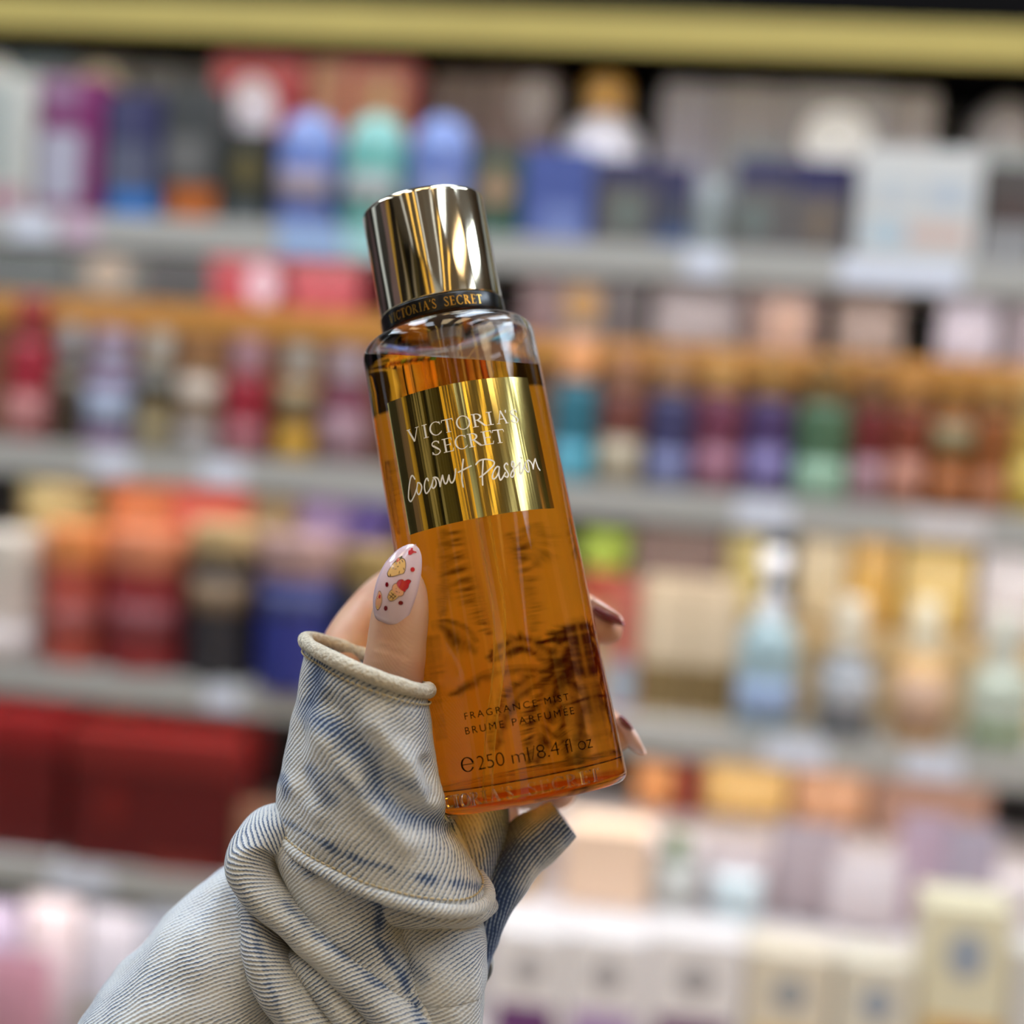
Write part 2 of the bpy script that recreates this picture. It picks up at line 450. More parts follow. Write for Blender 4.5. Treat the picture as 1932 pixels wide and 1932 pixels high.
# --- top shelf, front row
item('box', S1, FR, -40, 84, 150, 'cream and grey-green carton at the left end of the top shelf', (188, 186, 176), [(R_, .0, .62, .25, .95, (158, 164, 158)), (R_, .05, .9, .0, .2, (176, 128, 138))])
item('box', S1, FR, 92, 206, 156, 'magenta perfume carton with a pale lavender front window', (122, 22, 92), [(R_, .02, .70, .12, .62, (168, 164, 178)), (R_, .0, .66, .78, .98, (136, 96, 128)), (R_, .1, .6, .0, .1, (150, 90, 120))])
item('box', S1, FR, 215, 318, 184, 'navy perfume carton with a bright blue foot', (28, 30, 78), [(R_, .0, .70, .66, .95, (56, 56, 92)), (R_, .0, .85, .22, .62, (84, 86, 106)), (R_, .12, .95, .0, .24, (34, 106, 180))])
item('box', S1, FR, 322, 424, 172, 'dark slate carton with an orange foot on the top shelf', (52, 54, 54), [(R_, .05, .8, .35, .64, (98, 96, 94)), (R_, .15, .98, .0, .28, (178, 88, 24))])
item('box', S1, FR, 432, 518, 252, 'black-green carton with a dull gold spot', (34, 40, 38), [(C_, .2, .8, .4, .8, (96, 84, 46)), (R_, .1, .9, .0, .22, (84, 88, 88))])
item('dome', S1, FR-0.01, 526, 642, 214, 'periwinkle dome-capped bottle left of the mint one', (92, 118, 190), (122, 142, 200), [(.22, .50, (150, 132, 142))])
item('dome', S1, FR-0.01, 650, 768, 218, 'mint dome-capped bottle between two periwinkle ones', (88, 172, 158), (124, 186, 178), [(.22, .50, (160, 164, 160))])
item('dome', S1, FR-0.01, 774, 890, 222, 'periwinkle dome-capped bottle right of the mint one, behind the gold cap', (92, 112, 178), (120, 142, 204), [(.22, .48, (120, 128, 170))])
item('box', S1, FR, 900, 988, 292, 'dark green carton with a tan round label', (34, 74, 60), [(C_, .12, .80, .38, .82, (158, 126, 98)), (R_, .2, .9, .0, .2, (34, 96, 78))])
item('box', S1, FR, 992, 1120, 288, 'royal blue carton in the middle of the top shelf', (66, 84, 152), [(R_, .25, .9, .05, .42, (106, 122, 180))])
item('box', S1, FR, 1126, 1236, 306, 'navy-topped grey carton beside the royal blue one', (36, 38, 84), [(R_, .05, .95, .0, .72, (92, 88, 84)), (C_, .3, .8, .18, .6, (104, 114, 108))])
item('box', S1, FR, 1240, 1304, 316, 'slim navy carton with a blue foot', (34, 36, 82), [(R_, .05, .95, .28, .66, (62, 66, 84)), (R_, .05, .95, .0, .26, (62, 88, 132))])
item('dome', S1, FR, 1308, 1376, 336, 'silver-grey rounded tube standing on the top shelf', (140, 146, 144), (146, 150, 150))
item('box', S1, FR, 1384, 1492, 308, 'navy-topped taupe carton, left of a matching pair', (34, 36, 86), [(R_, .0, 1., .0, .74, (94, 90, 88)), (C_, .12, .6, .2, .56, (104, 116, 112))])
item('box', S1, FR, 1496, 1606, 310, 'navy-topped taupe carton, right of a matching pair', (34, 36, 86), [(R_, .0, .94, .0, .66, (96, 90, 88)), (R_, .3, .6, .15, .55, (116, 98, 80))])
item('box', S1, FR-0.01, 1614, 1838, 290, 'large white carton with pale blue and pink prints', (206, 204, 198), [(R_, .08, .45, .14, .34, (172, 192, 204)), (R_, .42, .92, .16, .34, (206, 176, 164)), (R_, .55, .9, .48, .72, (182, 190, 198)), (R_, .1, .45, .48, .72, (192, 196, 198))], d=0.08)
item('box', S1, FR, 1846, 1972, 318, 'charcoal carton with a small dark heart at the right end', (74, 68, 66), [(R_, .0, .8, .0, .42, (142, 140, 140)), (C_, .28, .56, .44, .66, (84, 58, 56))])
# --- top shelf, back row
item('box', S1, BK, -60, 150, 62, 'slate blue carton behind the cream one, with a painted white round highlight', (92, 112, 126), [(C_, .15, .50, .70, .98, (222, 226, 228))])  # white disc stands for a light reflection on the packaging
item('box', S1, BK, 152, 262, 66, 'grey carton with a large cream disc at the back', (100, 98, 94), [(C_, .04, .84, .64, .96, (190, 176, 142))])
item('box', S1, BK, 266, 330, 84, 'grey-blue slim carton in the back row', (104, 106, 112))
item('box', S1, BK, 334, 418, 92, 'dark graphite carton in the back row', (62, 62, 66))
item('gift', S1, BK, 432, 600, 84, 'red gift box with a silver-white oval, left of its twin', (150, 34, 44), (168, 46, 56), [(C_, .18, .72, .54, .88, (206, 198, 208))])
item('gift', S1, BK, 604, 800, 86, 'red gift box with tan lettering panels, right of its twin', (152, 46, 46), (156, 52, 54), [(R_, .0, .34, .3, .98, (160, 108, 74)), (R_, .46, .92, .2, .92, (166, 118, 80))])
item('box', S1, BK, 806, 908, 94, 'mauve-brown carton behind the gold cap', (106, 86, 82))
item('box', S1, BK, 912, 1046, 96, 'rosy brown carton with a lavender-grey round label', (112, 92, 88), [(C_, .45, .98, .68, .98, (158, 150, 154)), (R_, .1, .4, .2, .5, (134, 84, 78))])
item('lotion', S1, BK-0.02, 1056, 1214, 92, 'white flared bottle with a round orange cap', (214, 212, 222), (220, 166, 78), (), pump=False, hf=0.80)
item('box', S1, BK, 1240, 1344, 108, 'pale lavender carton behind the navy ones', (152, 150, 164), [(R_, .0, .8, .0, .4, (150, 142, 146))])
item('box', S1, BK, 1348, 1474, 112, 'grey-lilac carton with an olive edge in the back row', (150, 146, 150), [(R_, .0, .3, .1, .5, (128, 122, 96)), (R_, .2, 1., .3, .7, (138, 146, 152))])
item('box', S1, BK, 1478, 1662, 116, 'silver-grey carton with a big painted white oval highlight', (152, 150, 154), [(C_, .14, .84, .54, .88, (248, 252, 252)), (R_, .0, .96, .1, .32, (140, 132, 134))])  # bright oval is a blurred light reflection put on as colour
item('box', S1, BK, 1668, 1752, 122, 'pinkish grey carton left of the black post', (158, 152, 154), [(R_, .0, 1., .1, .5, (140, 142, 142))])
item('dome', S1, BK, 1812, 1960, 128, 'silver bottle with pale cyan foot right of the black post', (158, 168, 170), (160, 156, 160), [(.06, .46, (172, 192, 196))])

# --- second shelf: stepped riser with brass trim behind the front bottles
def riser(zb, Y0, Y1, px0, px1, pytop, label, trim, mbody, mtrim, th=0.03):
    A = on_plane(px0, pytop, Y0); B = on_plane(px1, pytop, Y0); z = (A.z+B.z)/2; h = z-zb
    e = empty('step_riser', ((A.x+B.x)/2, (Y0+Y1)/2, zb+0.0003)); w = B.x-A.x
    link('riser_body', box_mesh('riser_body', w, Y1-Y0, h-0.002, 0.002), mbody, e)
    t = link('front_trim', box_mesh('front_trim', w+0.004, 0.008, th, 0.0015), mtrim, e); t.location = (0, -(Y1-Y0)/2-0.0042, h-th)
    tag(e, label, 'riser')
    return zb+h
m_rb = mat('riser_dark_brown', (96, 62, 34), 0.5)
m_rt = mat('riser_brass_trim', (172, 124, 62), 0.35, 0.3, 0.15, 6)
ZR2a = riser(S2, 0.105, 0.41, -160, 850, 572, 'brown stepped riser with brass trim behind the left bottles', 1, m_rb, m_rt, 0.04)
ZR2b = riser(S2, 0.105, 0.41, 862, 2080, 662, 'brown stepped riser with brass trim behind the right bottles', 1, m_rb, m_rt, 0.036)
BK2 = 0.19
item('box', ZR2a, BK2, -60, 150, 462, 'low slate-green carton on the left riser', (82, 92, 96))
item('box', ZR2a, BK2, 154, 290, 462, 'grey carton with a pale disc on the left riser', (112, 112, 110), [(C_, .22, .78, .20, .95, (184, 166, 146))])
item('box', ZR2a, BK2, 294, 422, 470, 'graphite carton left of the red box on the riser', (66, 66, 70))
item('gift', ZR2a, BK2, 428, 566, 478, 'red box with a pink-white disc on the riser', (170, 48, 60), (176, 52, 64), [(C_, .52, .98, .06, .92, (206, 168, 182))])
item('gift', ZR2a, BK2, 570, 706, 484, 'plain red box beside the neck of the held bottle', (176, 64, 74), (182, 68, 78))
item('box', ZR2b, BK2, 990, 1060, 520, 'mauve carton behind the shoulder of the held bottle', (138, 108, 112))
item('box', ZR2b, BK2, 1062, 1140, 512, 'grey carton with an orange disc on the right riser', (140, 130, 130), [(C_, .05, .95, .30, .92, (190, 142, 74))])
item('box', ZR2b, BK2, 1144, 1216, 524, 'charcoal carton on the right riser', (96, 88, 92))
item('pouch', ZR2b, BK2, 1226, 1404, 540, 'pinkish white pouch lying against the back on the right riser', (192, 182, 186))
item('box', ZR2b, BK2, 1410, 1540, 548, 'peach and taupe carton on the right riser', (152, 124, 118), [(C_, .25, .85, .1, .9, (208, 168, 148))])
item('pouch', ZR2b, BK2, 1572, 1704, 556, 'beige pouch left of the black gap on the right riser', (186, 164, 156))
item('pouch', ZR2b, BK2-0.03, 1766, 1884, 566, 'lilac-white puffy pouch right of the black gap', (214, 206, 222))
item('box', ZR2b, BK2, 1892, 1990, 580, 'lilac carton at the right end of the riser', (160, 146, 156))
# --- second shelf, front bottles
item('mist', S2, FR, 18, 100, 560, 'crimson mist bottle at the left end, paler towards its foot', (150, 34, 50), (128, 40, 44), [(.02, .34, (164, 96, 92))])
item('mist', S2, FR, 104, 164, 612, 'olive-black mist bottle with a silver cap', (66, 56, 44), (142, 140, 140), [(.40, .60, (108, 96, 78))])
item('mist', S2, FR, 166, 256, 622, 'pale blue mist bottle with a lilac cap and magenta prints', (128, 136, 158), (146, 130, 148), [(.02, .16, (118, 74, 116)), (.52, .64, (116, 62, 98)), (.18, .50, (142, 150, 172))])
item('mist', S2, FR, 262, 332, 626, 'olive gold mist bottle with a cream cap', (116, 96, 56), (158, 150, 138), [(.04, .30, (140, 122, 84)), (.46, .66, (78, 80, 78))])
item('mist', S2, FR, 338, 420, 640, 'tan mist bottle with a pale round label band', (134, 108, 84), (142, 100, 62), [(.38, .66, (172, 154, 136)), (.03, .26, (146, 136, 132))])
item('mist', S2, FR, 424, 508, 640, 'crimson mist bottle with a dusty pink cap', (146, 32, 48), (154, 114, 122), [(.02, .32, (148, 74, 80))])
item('mist', S2, FR, 526, 600, 652, 'amber mist bottle with a grey-white cap and yellow foot', (150, 92, 26), (152, 144, 132), [(.02, .30, (186, 136, 14)), (.36, .66, (124, 104, 66))])
item('mist', S2, FR, 608, 698, 660, 'plum mist bottle with a pale mauve cap beside the held bottle', (112, 50, 70), (154, 134, 140), [(.02, .46, (140, 102, 110))])
item('mist', S2, FR, 1044, 1128, 640, 'teal mist bottle with a peach-orange cap beside the held bottle', (44, 106, 122), (220, 150, 98), [(.02, .28, (70, 156, 178))])
item('mist', S2, FR, 1132, 1216, 664, 'red-brown mist bottle with a cream label', (112, 62, 54), (150, 104, 76), [(.03, .36, (172, 156, 128))])
item('mist', S2, FR, 1224, 1308, 668, 'indigo mist bottle with a brown cap', (62, 62, 98), (152, 112, 78), [(.03, .30, (106, 110, 152))])
item('mist', S2, FR, 1312, 1400, 668, 'wine-red mist bottle with a golden cap', (108, 52, 72), (176, 128, 70), [(.03, .34, (146, 88, 106))])
item('mist', S2, FR, 1406, 1494, 676, 'violet mist bottle with a dark gold cap', (72, 54, 96), (148, 106, 54), [(.03, .36, (112, 98, 150))])
item('mist', S2, FR, 1500, 1602, 684, 'green mist bottle with a dark gold cap', (70, 100, 74), (116, 86, 44), [(.03, .30, (134, 168, 140))])
item('mist', S2, FR, 1608, 1672, 692, 'burgundy mist bottle right of the green one', (112, 40, 42), (122, 86, 54), [(.03, .34, (160, 116, 122))])
item('mist', S2, FR, 1676, 1750, 694, 'rust mist bottle with a salmon label', (122, 54, 38), (164, 112, 56), [(.03, .36, (176, 112, 88))])
item('mist', S2, FR, 1754, 1834, 700, 'orange-brown mist bottle with an olive round print', (142, 76, 22), (150, 102, 44), [(.42, .62, (126, 112, 72)), (.03, .30, (152, 78, 8))])
item('mist', S2, FR, 1840, 1902, 706, 'terracotta mist bottle near the right end', (142, 78, 40), (160, 116, 60), [(.03, .30, (172, 100, 54))])
item('mist', S2, FR, 1908, 1990, 708, 'yellow mist bottle cut by the right edge', (178, 142, 60), (186, 152, 92), [(.03, .40, (198, 164, 60))])

# --- third shelf
m_r3 = mat('riser_dark_wood', (58, 44, 40), 0.5)
ZR3a = riser(S3, 0.125, 0.41, -160, 860, 1035, 'dark stepped riser behind the cream jars', 1, m_r3, m_r3)
ZR3b = riser(S3, 0.125, 0.41, 872, 2080, 1180, 'beige stepped riser behind the pump bottles', 1, mat('riser_beige', (196, 172, 132), 0.5), mat('riser_beige_trim', (206, 178, 132), 0.5))
item('jar', ZR3a, 0.20, 46, 196, 906, 'cream-coloured round jar at the back left', (196, 168, 108), (206, 186, 128))
item('pouch', ZR3a, 0.20, 200, 330, 916, 'orange pouch behind the red jars', (238, 128, 66))
item('pouch', ZR3a, 0.20, 322, 478, 924, 'coral red pouch behind the dark red jar', (236, 98, 76))
item('box', ZR3a, 0.20, 484, 566, 940, 'tan gold carton behind the black jar', (164, 138, 98))
item('pouch', ZR3a, 0.20, 556, 664, 944, 'lavender pouch behind the blue jar', (162, 132, 184))
item('box', ZR3a, 0.20, 668, 740, 946, 'violet-blue carton beside the held bottle label', (92, 74, 148))
item('jar', S3, FR, -56, 82, 1000, 'beige jar with a white lid at the left end', (194, 178, 164), (206, 196, 182), [(.02, .3, (214, 200, 194))], lf=.66)
item('jar', S3, FR, 88, 202, 990, 'orange-red cream jar with an orange lid', (176, 70, 56), (214, 126, 66), [(.26, .44, (160, 74, 66))], lf=.72)
item('jar', S3, FR, 208, 354, 1000, 'dark red cream jar with a tan-orange lid', (142, 40, 42), (206, 122, 84), [(.26, .50, (134, 54, 58))], lf=.74)
item('jar', S3, FR-0.01, 358, 482, 986, 'black cream jar with gold label and gold lid', (48, 46, 50), (176, 148, 100), [(.46, .66, (138, 112, 82))], lf=.80)
item('jar', S3, FR-0.02, 488, 634, 1010, 'royal blue cream jar with a mauve lid', (44, 50, 128), (164, 128, 122), [(.50, .66, (62, 68, 122))], lf=.74)
item('jar', S3, FR, 640, 760, 1030, 'dark teal jar with a gold lid behind the thumb', (44, 56, 74), (150, 122, 70), (), lf=.72)
# right part
item('jar', ZR3b, 0.20, 1090, 1192, 1000, 'round jar with a lime green lid beside the held bottle', (188, 86, 66), (178, 206, 78), (), lf=.50)
item('box', ZR3b, 0.20, 1196, 1362, 1000, 'mauve-brown low carton right of the lime lid', (132, 108, 102))
item('pouch', ZR3b, 0.20, 1366, 1440, 1012, 'pale yellow pouch behind the pump', (222, 202, 120))
item('pouch', ZR3b, 0.20, 1500, 1596, 1018, 'cream and white pouch behind the pump bottles', (228, 208, 168))
item('pouch', ZR3b, 0.20, 1600, 1690, 1022, 'golden yellow pouch between two bottles', (228, 178, 84))
item('pouch', ZR3b, 0.20, 1696, 1838, 1034, 'large yellow pouch on the right riser of the third shelf', (232, 198, 112))
item('pouch', ZR3b, 0.20, 1842, 1990, 1046, 'white pouch at the right end of the third shelf', (232, 226, 230))
item('box', S3, FR+0.02, 1150, 1206, 1100, 'red carton showing behind the upper fingertip', (176, 92, 76), [(R_, .1, .9, .05, .4, (150, 166, 180))])
item('box', S3, FR+0.02, 1210, 1298, 1090, 'beige carton with an olive-brown foot, left of two', (200, 178, 146), [(R_, .0, 1., .05, .40, (122, 98, 58))])
item('box', S3, FR+0.02, 1302, 1390, 1096, 'beige carton with an olive-brown foot, right of two', (200, 178, 146), [(R_, .0, 1., .05, .40, (120, 96, 56))])
item('lotion', S3, FR-0.01, 1394, 1508, 1040, 'pale blue pump bottle with a white pump', (144, 168, 172), (222, 222, 226), [(.08, .30, (136, 156, 190))])
item('lotion', S3, FR-0.01, 1546, 1652, 1130, 'grey lotion bottle with a cream cap and black foot', (122, 124, 126), (214, 204, 182), [(.0, .18, (62, 62, 68)), (.2, .5, (166, 166, 168))], pump=False)
item('lotion', S3, FR-0.01, 1686, 1792, 1132, 'honey-coloured lotion bottle with a salmon label', (206, 158, 92), (218, 206, 176), [(.1, .5, (190, 150, 120))], pump=False)
item('lotion', S3, FR-0.01, 1826, 1950, 1160, 'pale green-grey lotion bottle with a green mark at the right end', (172, 178, 160), (190, 190, 176), [(.10, .22, (108, 128, 78))], pump=False)

# --- lower left: red gift boxes on shelf four
item('gift', S4, 0.10, -150, 158, 1318, 'dark red gift box at the left end, cut by the frame', (92, 5, 7), (112, 12, 13), d=0.14)
item('gift', S4, 0.09, 164, 476, 1366, 'dark red gift box with a brighter red lid beside the sleeve', (94, 6, 7), (116, 20, 17), [(R_, .5, .9, .0, .12, (128, 36, 26)), (C_, .20, .34, .3, .6, (122, 20, 14))], d=0.14)
item('box', S4, 0.04, 452, 520, 1520, 'small tan carton at the right of the red gift boxes', (150, 100, 72), d=0.03)
sp = S4+(on_plane(200, 1330, 0.2).z-S4)
item('box', S4, 0.24, 150, 250, 1318, 'tan orange carton standing behind the red gift boxes', (200, 138, 96), d=0.06)
item('box', S4, 0.24, 256, 420, 1352, 'rust-orange carton standing behind the red gift boxes', (128, 50, 24), d=0.06)

# --- deck under it: pale pink and lilac packs
Z_DECK = on_plane(150, 2010, 0.0).z
xa = on_plane(900, 1800, -0.1).x; xb = SH_X1-0.03
DKW = xa-0.01-SH_X0
dk = empty('deck_shelf', (SH_X0+DKW/2, 0, Z_DECK))
g = link('deck_board', box_mesh('deck_board', DKW, 0.40, 0.03, 0.002, False), m_shelf, dk); g.location = (0, 0.195, -0.015)
g = link('kick_board', box_mesh('kick_board', DKW, 0.02, Z_DECK-0.035, 0.002, False), m_black, dk); g.location = (0, 0.03, -0.03-(Z_DECK-0.035)/2-0.001)
tag(dk, 'white deck board at the foot of the shelving', 'shelf')
item('pouch', Z_DECK, 0.06, -90, 40, 1706, 'lilac pouch on the deck, cut by the left edge', (196, 178, 204))
item('pouch', Z_DECK, 0.06, 44, 150, 1700, 'pinkish white pouch with a green leaf print', (218, 200, 204), [(C_, .08, .62, .22, .40, (128, 150, 120))])
item('pouch', Z_DECK, 0.06, 154, 262, 1724, 'pale grey-lilac pouch with an olive leaf print', (196, 190, 200), [(C_, .05, .5, .18, .36, (150, 148, 122))])
item('box', Z_DECK, 0.10, 266, 380, 1730, 'blue-grey carton behind the sleeve on the deck', (168, 172, 186))
item('pouch', Z_DECK, 0.00, -30, 96, 1800, 'rose pouch in front on the deck', (206, 142, 156))

# --- lower right: stepped display stand
stA = on_plane(1400, 1572, 0.12).z; stB = on_plane(1500, 1752, -0.06).z; stC = on_plane(1300, 2010, -0.24).z
m_st = mat('stand_white', (204, 194, 192), 0.4)
xa = on_plane(900, 1800, -0.1).x; xb = SH_X1-0.03
st = empty('tiered_stand', ((xa+xb)/2, 0, 0.0))
g = link('back_step', box_mesh('back_step', xb-xa, 0.26, stA, 0.002), m_st, st); g.location = (0, 0.145, 0)
g = link('middle_step', box_mesh('middle_step', xb-xa, 0.18, stB, 0.002), m_st, st); g.location = (0, -0.0765, 0)
g = link('front_step', box_mesh('front_step', xb-xa, 0.20, stC, 0.002), m_st, st); g.location = (0, -0.268, 0)
tag(st, 'white three-step display stand in the lower right', 'display stand')
item('pouch', stA, 0.20, 1196, 1276, 1440, 'orange pouch left of the dark red strip', (232, 150, 80))
item('box', stA, 0.19, 1280, 1318, 1438, 'slim dark red carton between orange and yellow packs', (136, 36, 28))
item('pouch', stA, 0.20, 1322, 1490, 1444, 'golden yellow pouch under the third shelf', (236, 188, 106))
item('pouch', stA, 0.20, 1494, 1640, 1452, 'peach pouch under the third shelf', (214, 156, 112))
item('box', stA, 0.22, 1644, 1860, 1462, 'brown carton in the shade under the third shelf', (160, 120, 100))
item('box', stB, -0.03, 1066, 1226, 1552, 'large cream-peach carton right of the cuff', (244, 206, 172), d=0.06)
item('box', stB, -0.03, 944, 1012, 1588, 'mustard yellow carton beside the back of the cuff', (196, 146, 40), d=0.04)
item('lotion', stB, -0.03, 1230, 1318, 1572, 'grey-white bottle with a green cap on the stand', (192, 192, 184), (112, 136, 96), (), pump=False)
item('jar', stB, -0.05, 1340, 1436, 1652, 'small pale blue jar on the stand', (196, 212, 216), (206, 222, 226), ())
item('pouch', stB, -0.03, 1320, 1450, 1590, 'dusty pink pouch behind the pale blue jar', (206, 186, 184))
item('pouch', stB, -0.02, 1452, 1590, 1556, 'grey-mauve pouch in the middle of the stand', (178, 160, 164))
item('pouch', stB, -0.04, 1562, 1702, 1620, 'white-pink pouch at the front of the middle step', (214, 200, 200))
item('pouch', stB, -0.01, 1690, 1790, 1540, 'lilac-mauve pouch on the right of the stand', (188, 160, 176))
item('pouch', stB, -0.02, 1780, 1880, 1560, 'lavender grey pouch at the right of the stand', (172, 158, 172))
# white carton pieces on the front step
def soap(px0, px1, top, label, foot, body=(242, 232, 226), Y=-0.26, logo=(176, 168, 166)):
    item('box', stC, Y, px0, px1, top, label, body, [(C_, .30, .72, .62, .84, logo), (R_, .10, .90, .0, .47, foot)], d=0.07)
soap(930, 1066, 1740, 'white soap carton with plum foot nearest the sleeve', (110, 54, 112))
soap(1070, 1216, 1750, 'white soap carton with lilac foot, second from the sleeve', (176, 140, 184))
soap(1222, 1392, 1752, 'white soap carton with dark plum foot, third from the sleeve', (112, 52, 104))
soap(1400, 1560, 1778, 'cream soap carton with yellow foot', (228, 192, 116), (230, 214, 186), logo=(160, 160, 160))
soap(1568, 1712, 1796, 'pale cream soap carton with grey-blue mark', (222, 214, 186), (226, 214, 190), logo=(152, 160, 172))
item('box', stC, -0.25, 1722, 1884, 1690, 'tall pale yellow carton with an orange and red picture', (232, 220, 182), [(C_, .28, .72, .66, .88, (156, 164, 176)), (R_, .08, .98, .05, .46, (222, 168, 72)), (C_, .3, .8, .08, .42, (196, 96, 66))], d=0.07)
item('box', stC, -0.24, 1890, 2000, 1780, 'white carton at the right edge of the front step', (226, 220, 212), d=0.06)

# ================================================================== the held bottle
TAU, TILT = math.radians(7.5), math.radians(10.80)
BR0, BRK = 0.0269, -0.0139            # body radius at the base and its slight taper
def camvec(x, y, z): return RT*x + UP*y + FW*z
B_AX = camvec(-math.sin(TILT)*math.cos(TAU), math.cos(TILT)*math.cos(TAU), math.sin(TAU)).normalized()
B_X = (RT - B_AX*RT.dot(B_AX)).normalized()
B_Y = B_AX.cross(B_X)                 # points away from the camera
B_O = P(1006, 1505, 0.398)
bottle = empty('fragrance_mist_bottle')
bottle.matrix_world = Matrix(((B_X.x, B_Y.x, B_AX.x, B_O.x), (B_X.y, B_Y.y, B_AX.y, B_O.y), (B_X.z, B_Y.z, B_AX.z, B_O.z), (0, 0, 0, 1)))
tag(bottle, 'amber fragrance mist bottle with pale gold cap held in the hand', 'bottle')
BM = bottle.matrix_world.copy(); BMI = BM.inverted()
def rad(z): return BR0+BRK*z
N_B = 1.40

def glass_mat(name, ior, rough=0.0, col=(1, 1, 1)):
    m = bpy.data.materials.new(name); m.use_nodes = True
    nt = m.node_tree; nt.nodes.remove(nt.nodes['Principled BSDF'])
    g = nt.nodes.new('ShaderNodeBsdfGlass'); g.inputs['IOR'].default_value = ior; g.inputs['Roughness'].default_value = rough
    g.inputs['Color'].default_value = (*col, 1)
    # fine moulding waviness of the plastic wall
    tc = nt.nodes.new('ShaderNodeTexCoord'); mp = nt.nodes.new('ShaderNodeMapping'); mp.inputs['Scale'].default_value = (60, 60, 6)
    nz = nt.nodes.new('ShaderNodeTexNoise'); nz.inputs['Scale'].default_value = 1.5
    bp = nt.nodes.new('ShaderNodeBump'); bp.inputs['Strength'].default_value = 0.15; bp.inputs['Distance'].default_value = 0.001
    nt.links.new(tc.outputs['Object'], mp.inputs['Vector']); nt.links.new(mp.outputs[0], nz.inputs['Vector'])
    nt.links.new(nz.outputs['Fac'], bp.inputs['Height']); nt.links.new(bp.outputs[0], g.inputs['Normal'])
    nt.links.new(g.outputs[0], nt.nodes['Material Output'].inputs[0])
    return m
m_glass = glass_mat('clear_bottle_plastic', N_B)

def tint_mat(name, rgb):
    m = bpy.data.materials.new(name); m.use_nodes = True
    nt = m.node_tree; nt.nodes.remove(nt.nodes['Principled BSDF'])
    t = nt.nodes.new('ShaderNodeBsdfTransparent')
    tc = nt.nodes.new('ShaderNodeTexCoord'); nz = nt.nodes.new('ShaderNodeTexNoise'); nz.inputs['Scale'].default_value = 25
    mx = nt.nodes.new('ShaderNodeMix'); mx.data_type = 'RGBA'
    mx.inputs[6].default_value = (*[v*0.98 for v in rgb], 1); mx.inputs[7].default_value = (*[min(1, v*1.02) for v in rgb], 1)
    nt.links.new(tc.outputs['Object'], nz.inputs['Vector']); nt.links.new(nz.outputs['Fac'], mx.inputs[0])
    nt.links.new(mx.outputs[2], t.inputs['Color'])
    nt.links.new(t.outputs[0], nt.nodes['Material Output'].inputs[0])
    return m
m_liquid = tint_mat('amber_liquid', (0.97, 0.655, 0.16))

# body wall: solid of revolution with a rounded heel and shoulder, plus the air pocket above the liquid
Z_SH, Z_NECK = 0.1300, 0.1365
prof = [(0, 0.0012), (0.016, 0.0010), (0.0222, 0.0002), (0.0238, 0.0)]
hr = 0.0026
for i in range(1, 7):
    a = math.pi/2*i/6
    prof.append((rad(0.003)-hr+hr*math.sin(a), hr-hr*math.cos(a)))
for i in range(1, 25):
    z = hr+(Z_SH-hr)*i/24
    prof.append((rad(z), z))
sr = 0.0058
for i in range(1, 9):
    a = math.pi/2*i/8
    prof.append((rad(Z_SH)-sr+sr*math.cos(a), Z_SH+sr*math.sin(a)*0.92))
prof += [(0.0175, Z_NECK-0.0004), (0.0150, Z_NECK), (0.0150, 0.1405), (0, 0.1405)]
NB = 128
body = link('bottle_wall', lathe('bottle_wall', prof, NB), m_glass, bottle)
body['label'] = 'clear plastic wall of the bottle'
# liquid level: a horizontal plane of the room cut through the tilted bottle
UPL = BMI.to_3x3() @ Vector((0, 0, 1))
Z_L0 = 0.1268
def zliq(x, y): return Z_L0-(UPL.x*x+UPL.y*y)/UPL.z
WALL = 0.0012
def r_in(z):
    if z <= Z_SH: return rad(z)-WALL
    t = min(1, (z-Z_SH)/(sr*0.92))
    a = math.asin(t)
    return max(0.0105, rad(Z_SH)-sr+sr*math.cos(a)-WALL)
vs, fs = [], []
NR = 14; NP = 10
ztop = Z_SH+sr*0.90
rings = []
for j in range(1, NP+1):                       # the liquid surface
    fr = j/NP
    rings.append([(fr*r_in(Z_L0)*math.cos(2*math.pi*i/NB), fr*r_in(Z_L0)*math.sin(2*math.pi*i/NB)) for i in range(NB)])
vs.append((0, 0, Z_L0))
for rg in rings:
    for (x, y) in rg: vs.append((x, y, zliq(x, y)))
for j in range(1, NR+1):                       # the side and shoulder of the air pocket
    for i in range(NB):
        a = 2*math.pi*i/NB
        zb = zliq(r_in(Z_L0)*math.cos(a), r_in(Z_L0)*math.sin(a))
        t = math.sin(math.pi/2*j/NR)
        z = zb+(ztop-zb)*t; r = r_in(z)
        vs.append((r*math.cos(a), r*math.sin(a), z))
vs.append((0, 0, ztop)); last = len(vs)-1
for i in range(NB): fs.append([0, 1+i, 1+(i+1) % NB])
for j in range(NP+NR-1):
    for i in range(NB):
        k = (i+1) % NB
        fs.append([1+j*NB+i, 1+(j+1)*NB+i, 1+(j+1)*NB+k, 1+j*NB+k])
t0 = 1+(NP+NR-1)*NB
for i in range(NB): fs.append([t0+i, last, t0+(i+1) % NB])
me = mesh('air_pocket', vs, fs, True)
bm = bmesh.new(); bm.from_mesh(me)
bmesh.ops.recalc_face_normals(bm, faces=bm.faces)
bmesh.ops.reverse_faces(bm, faces=bm.faces)    # normals look into the air
for e_ in bm.edges:
    if len(e_.link_faces) == 2 and e_.calc_face_angle(0) > 0.6: e_.smooth = False
bm.to_mesh(me); bm.free()
air = link('air_pocket', me, m_glass, bottle)

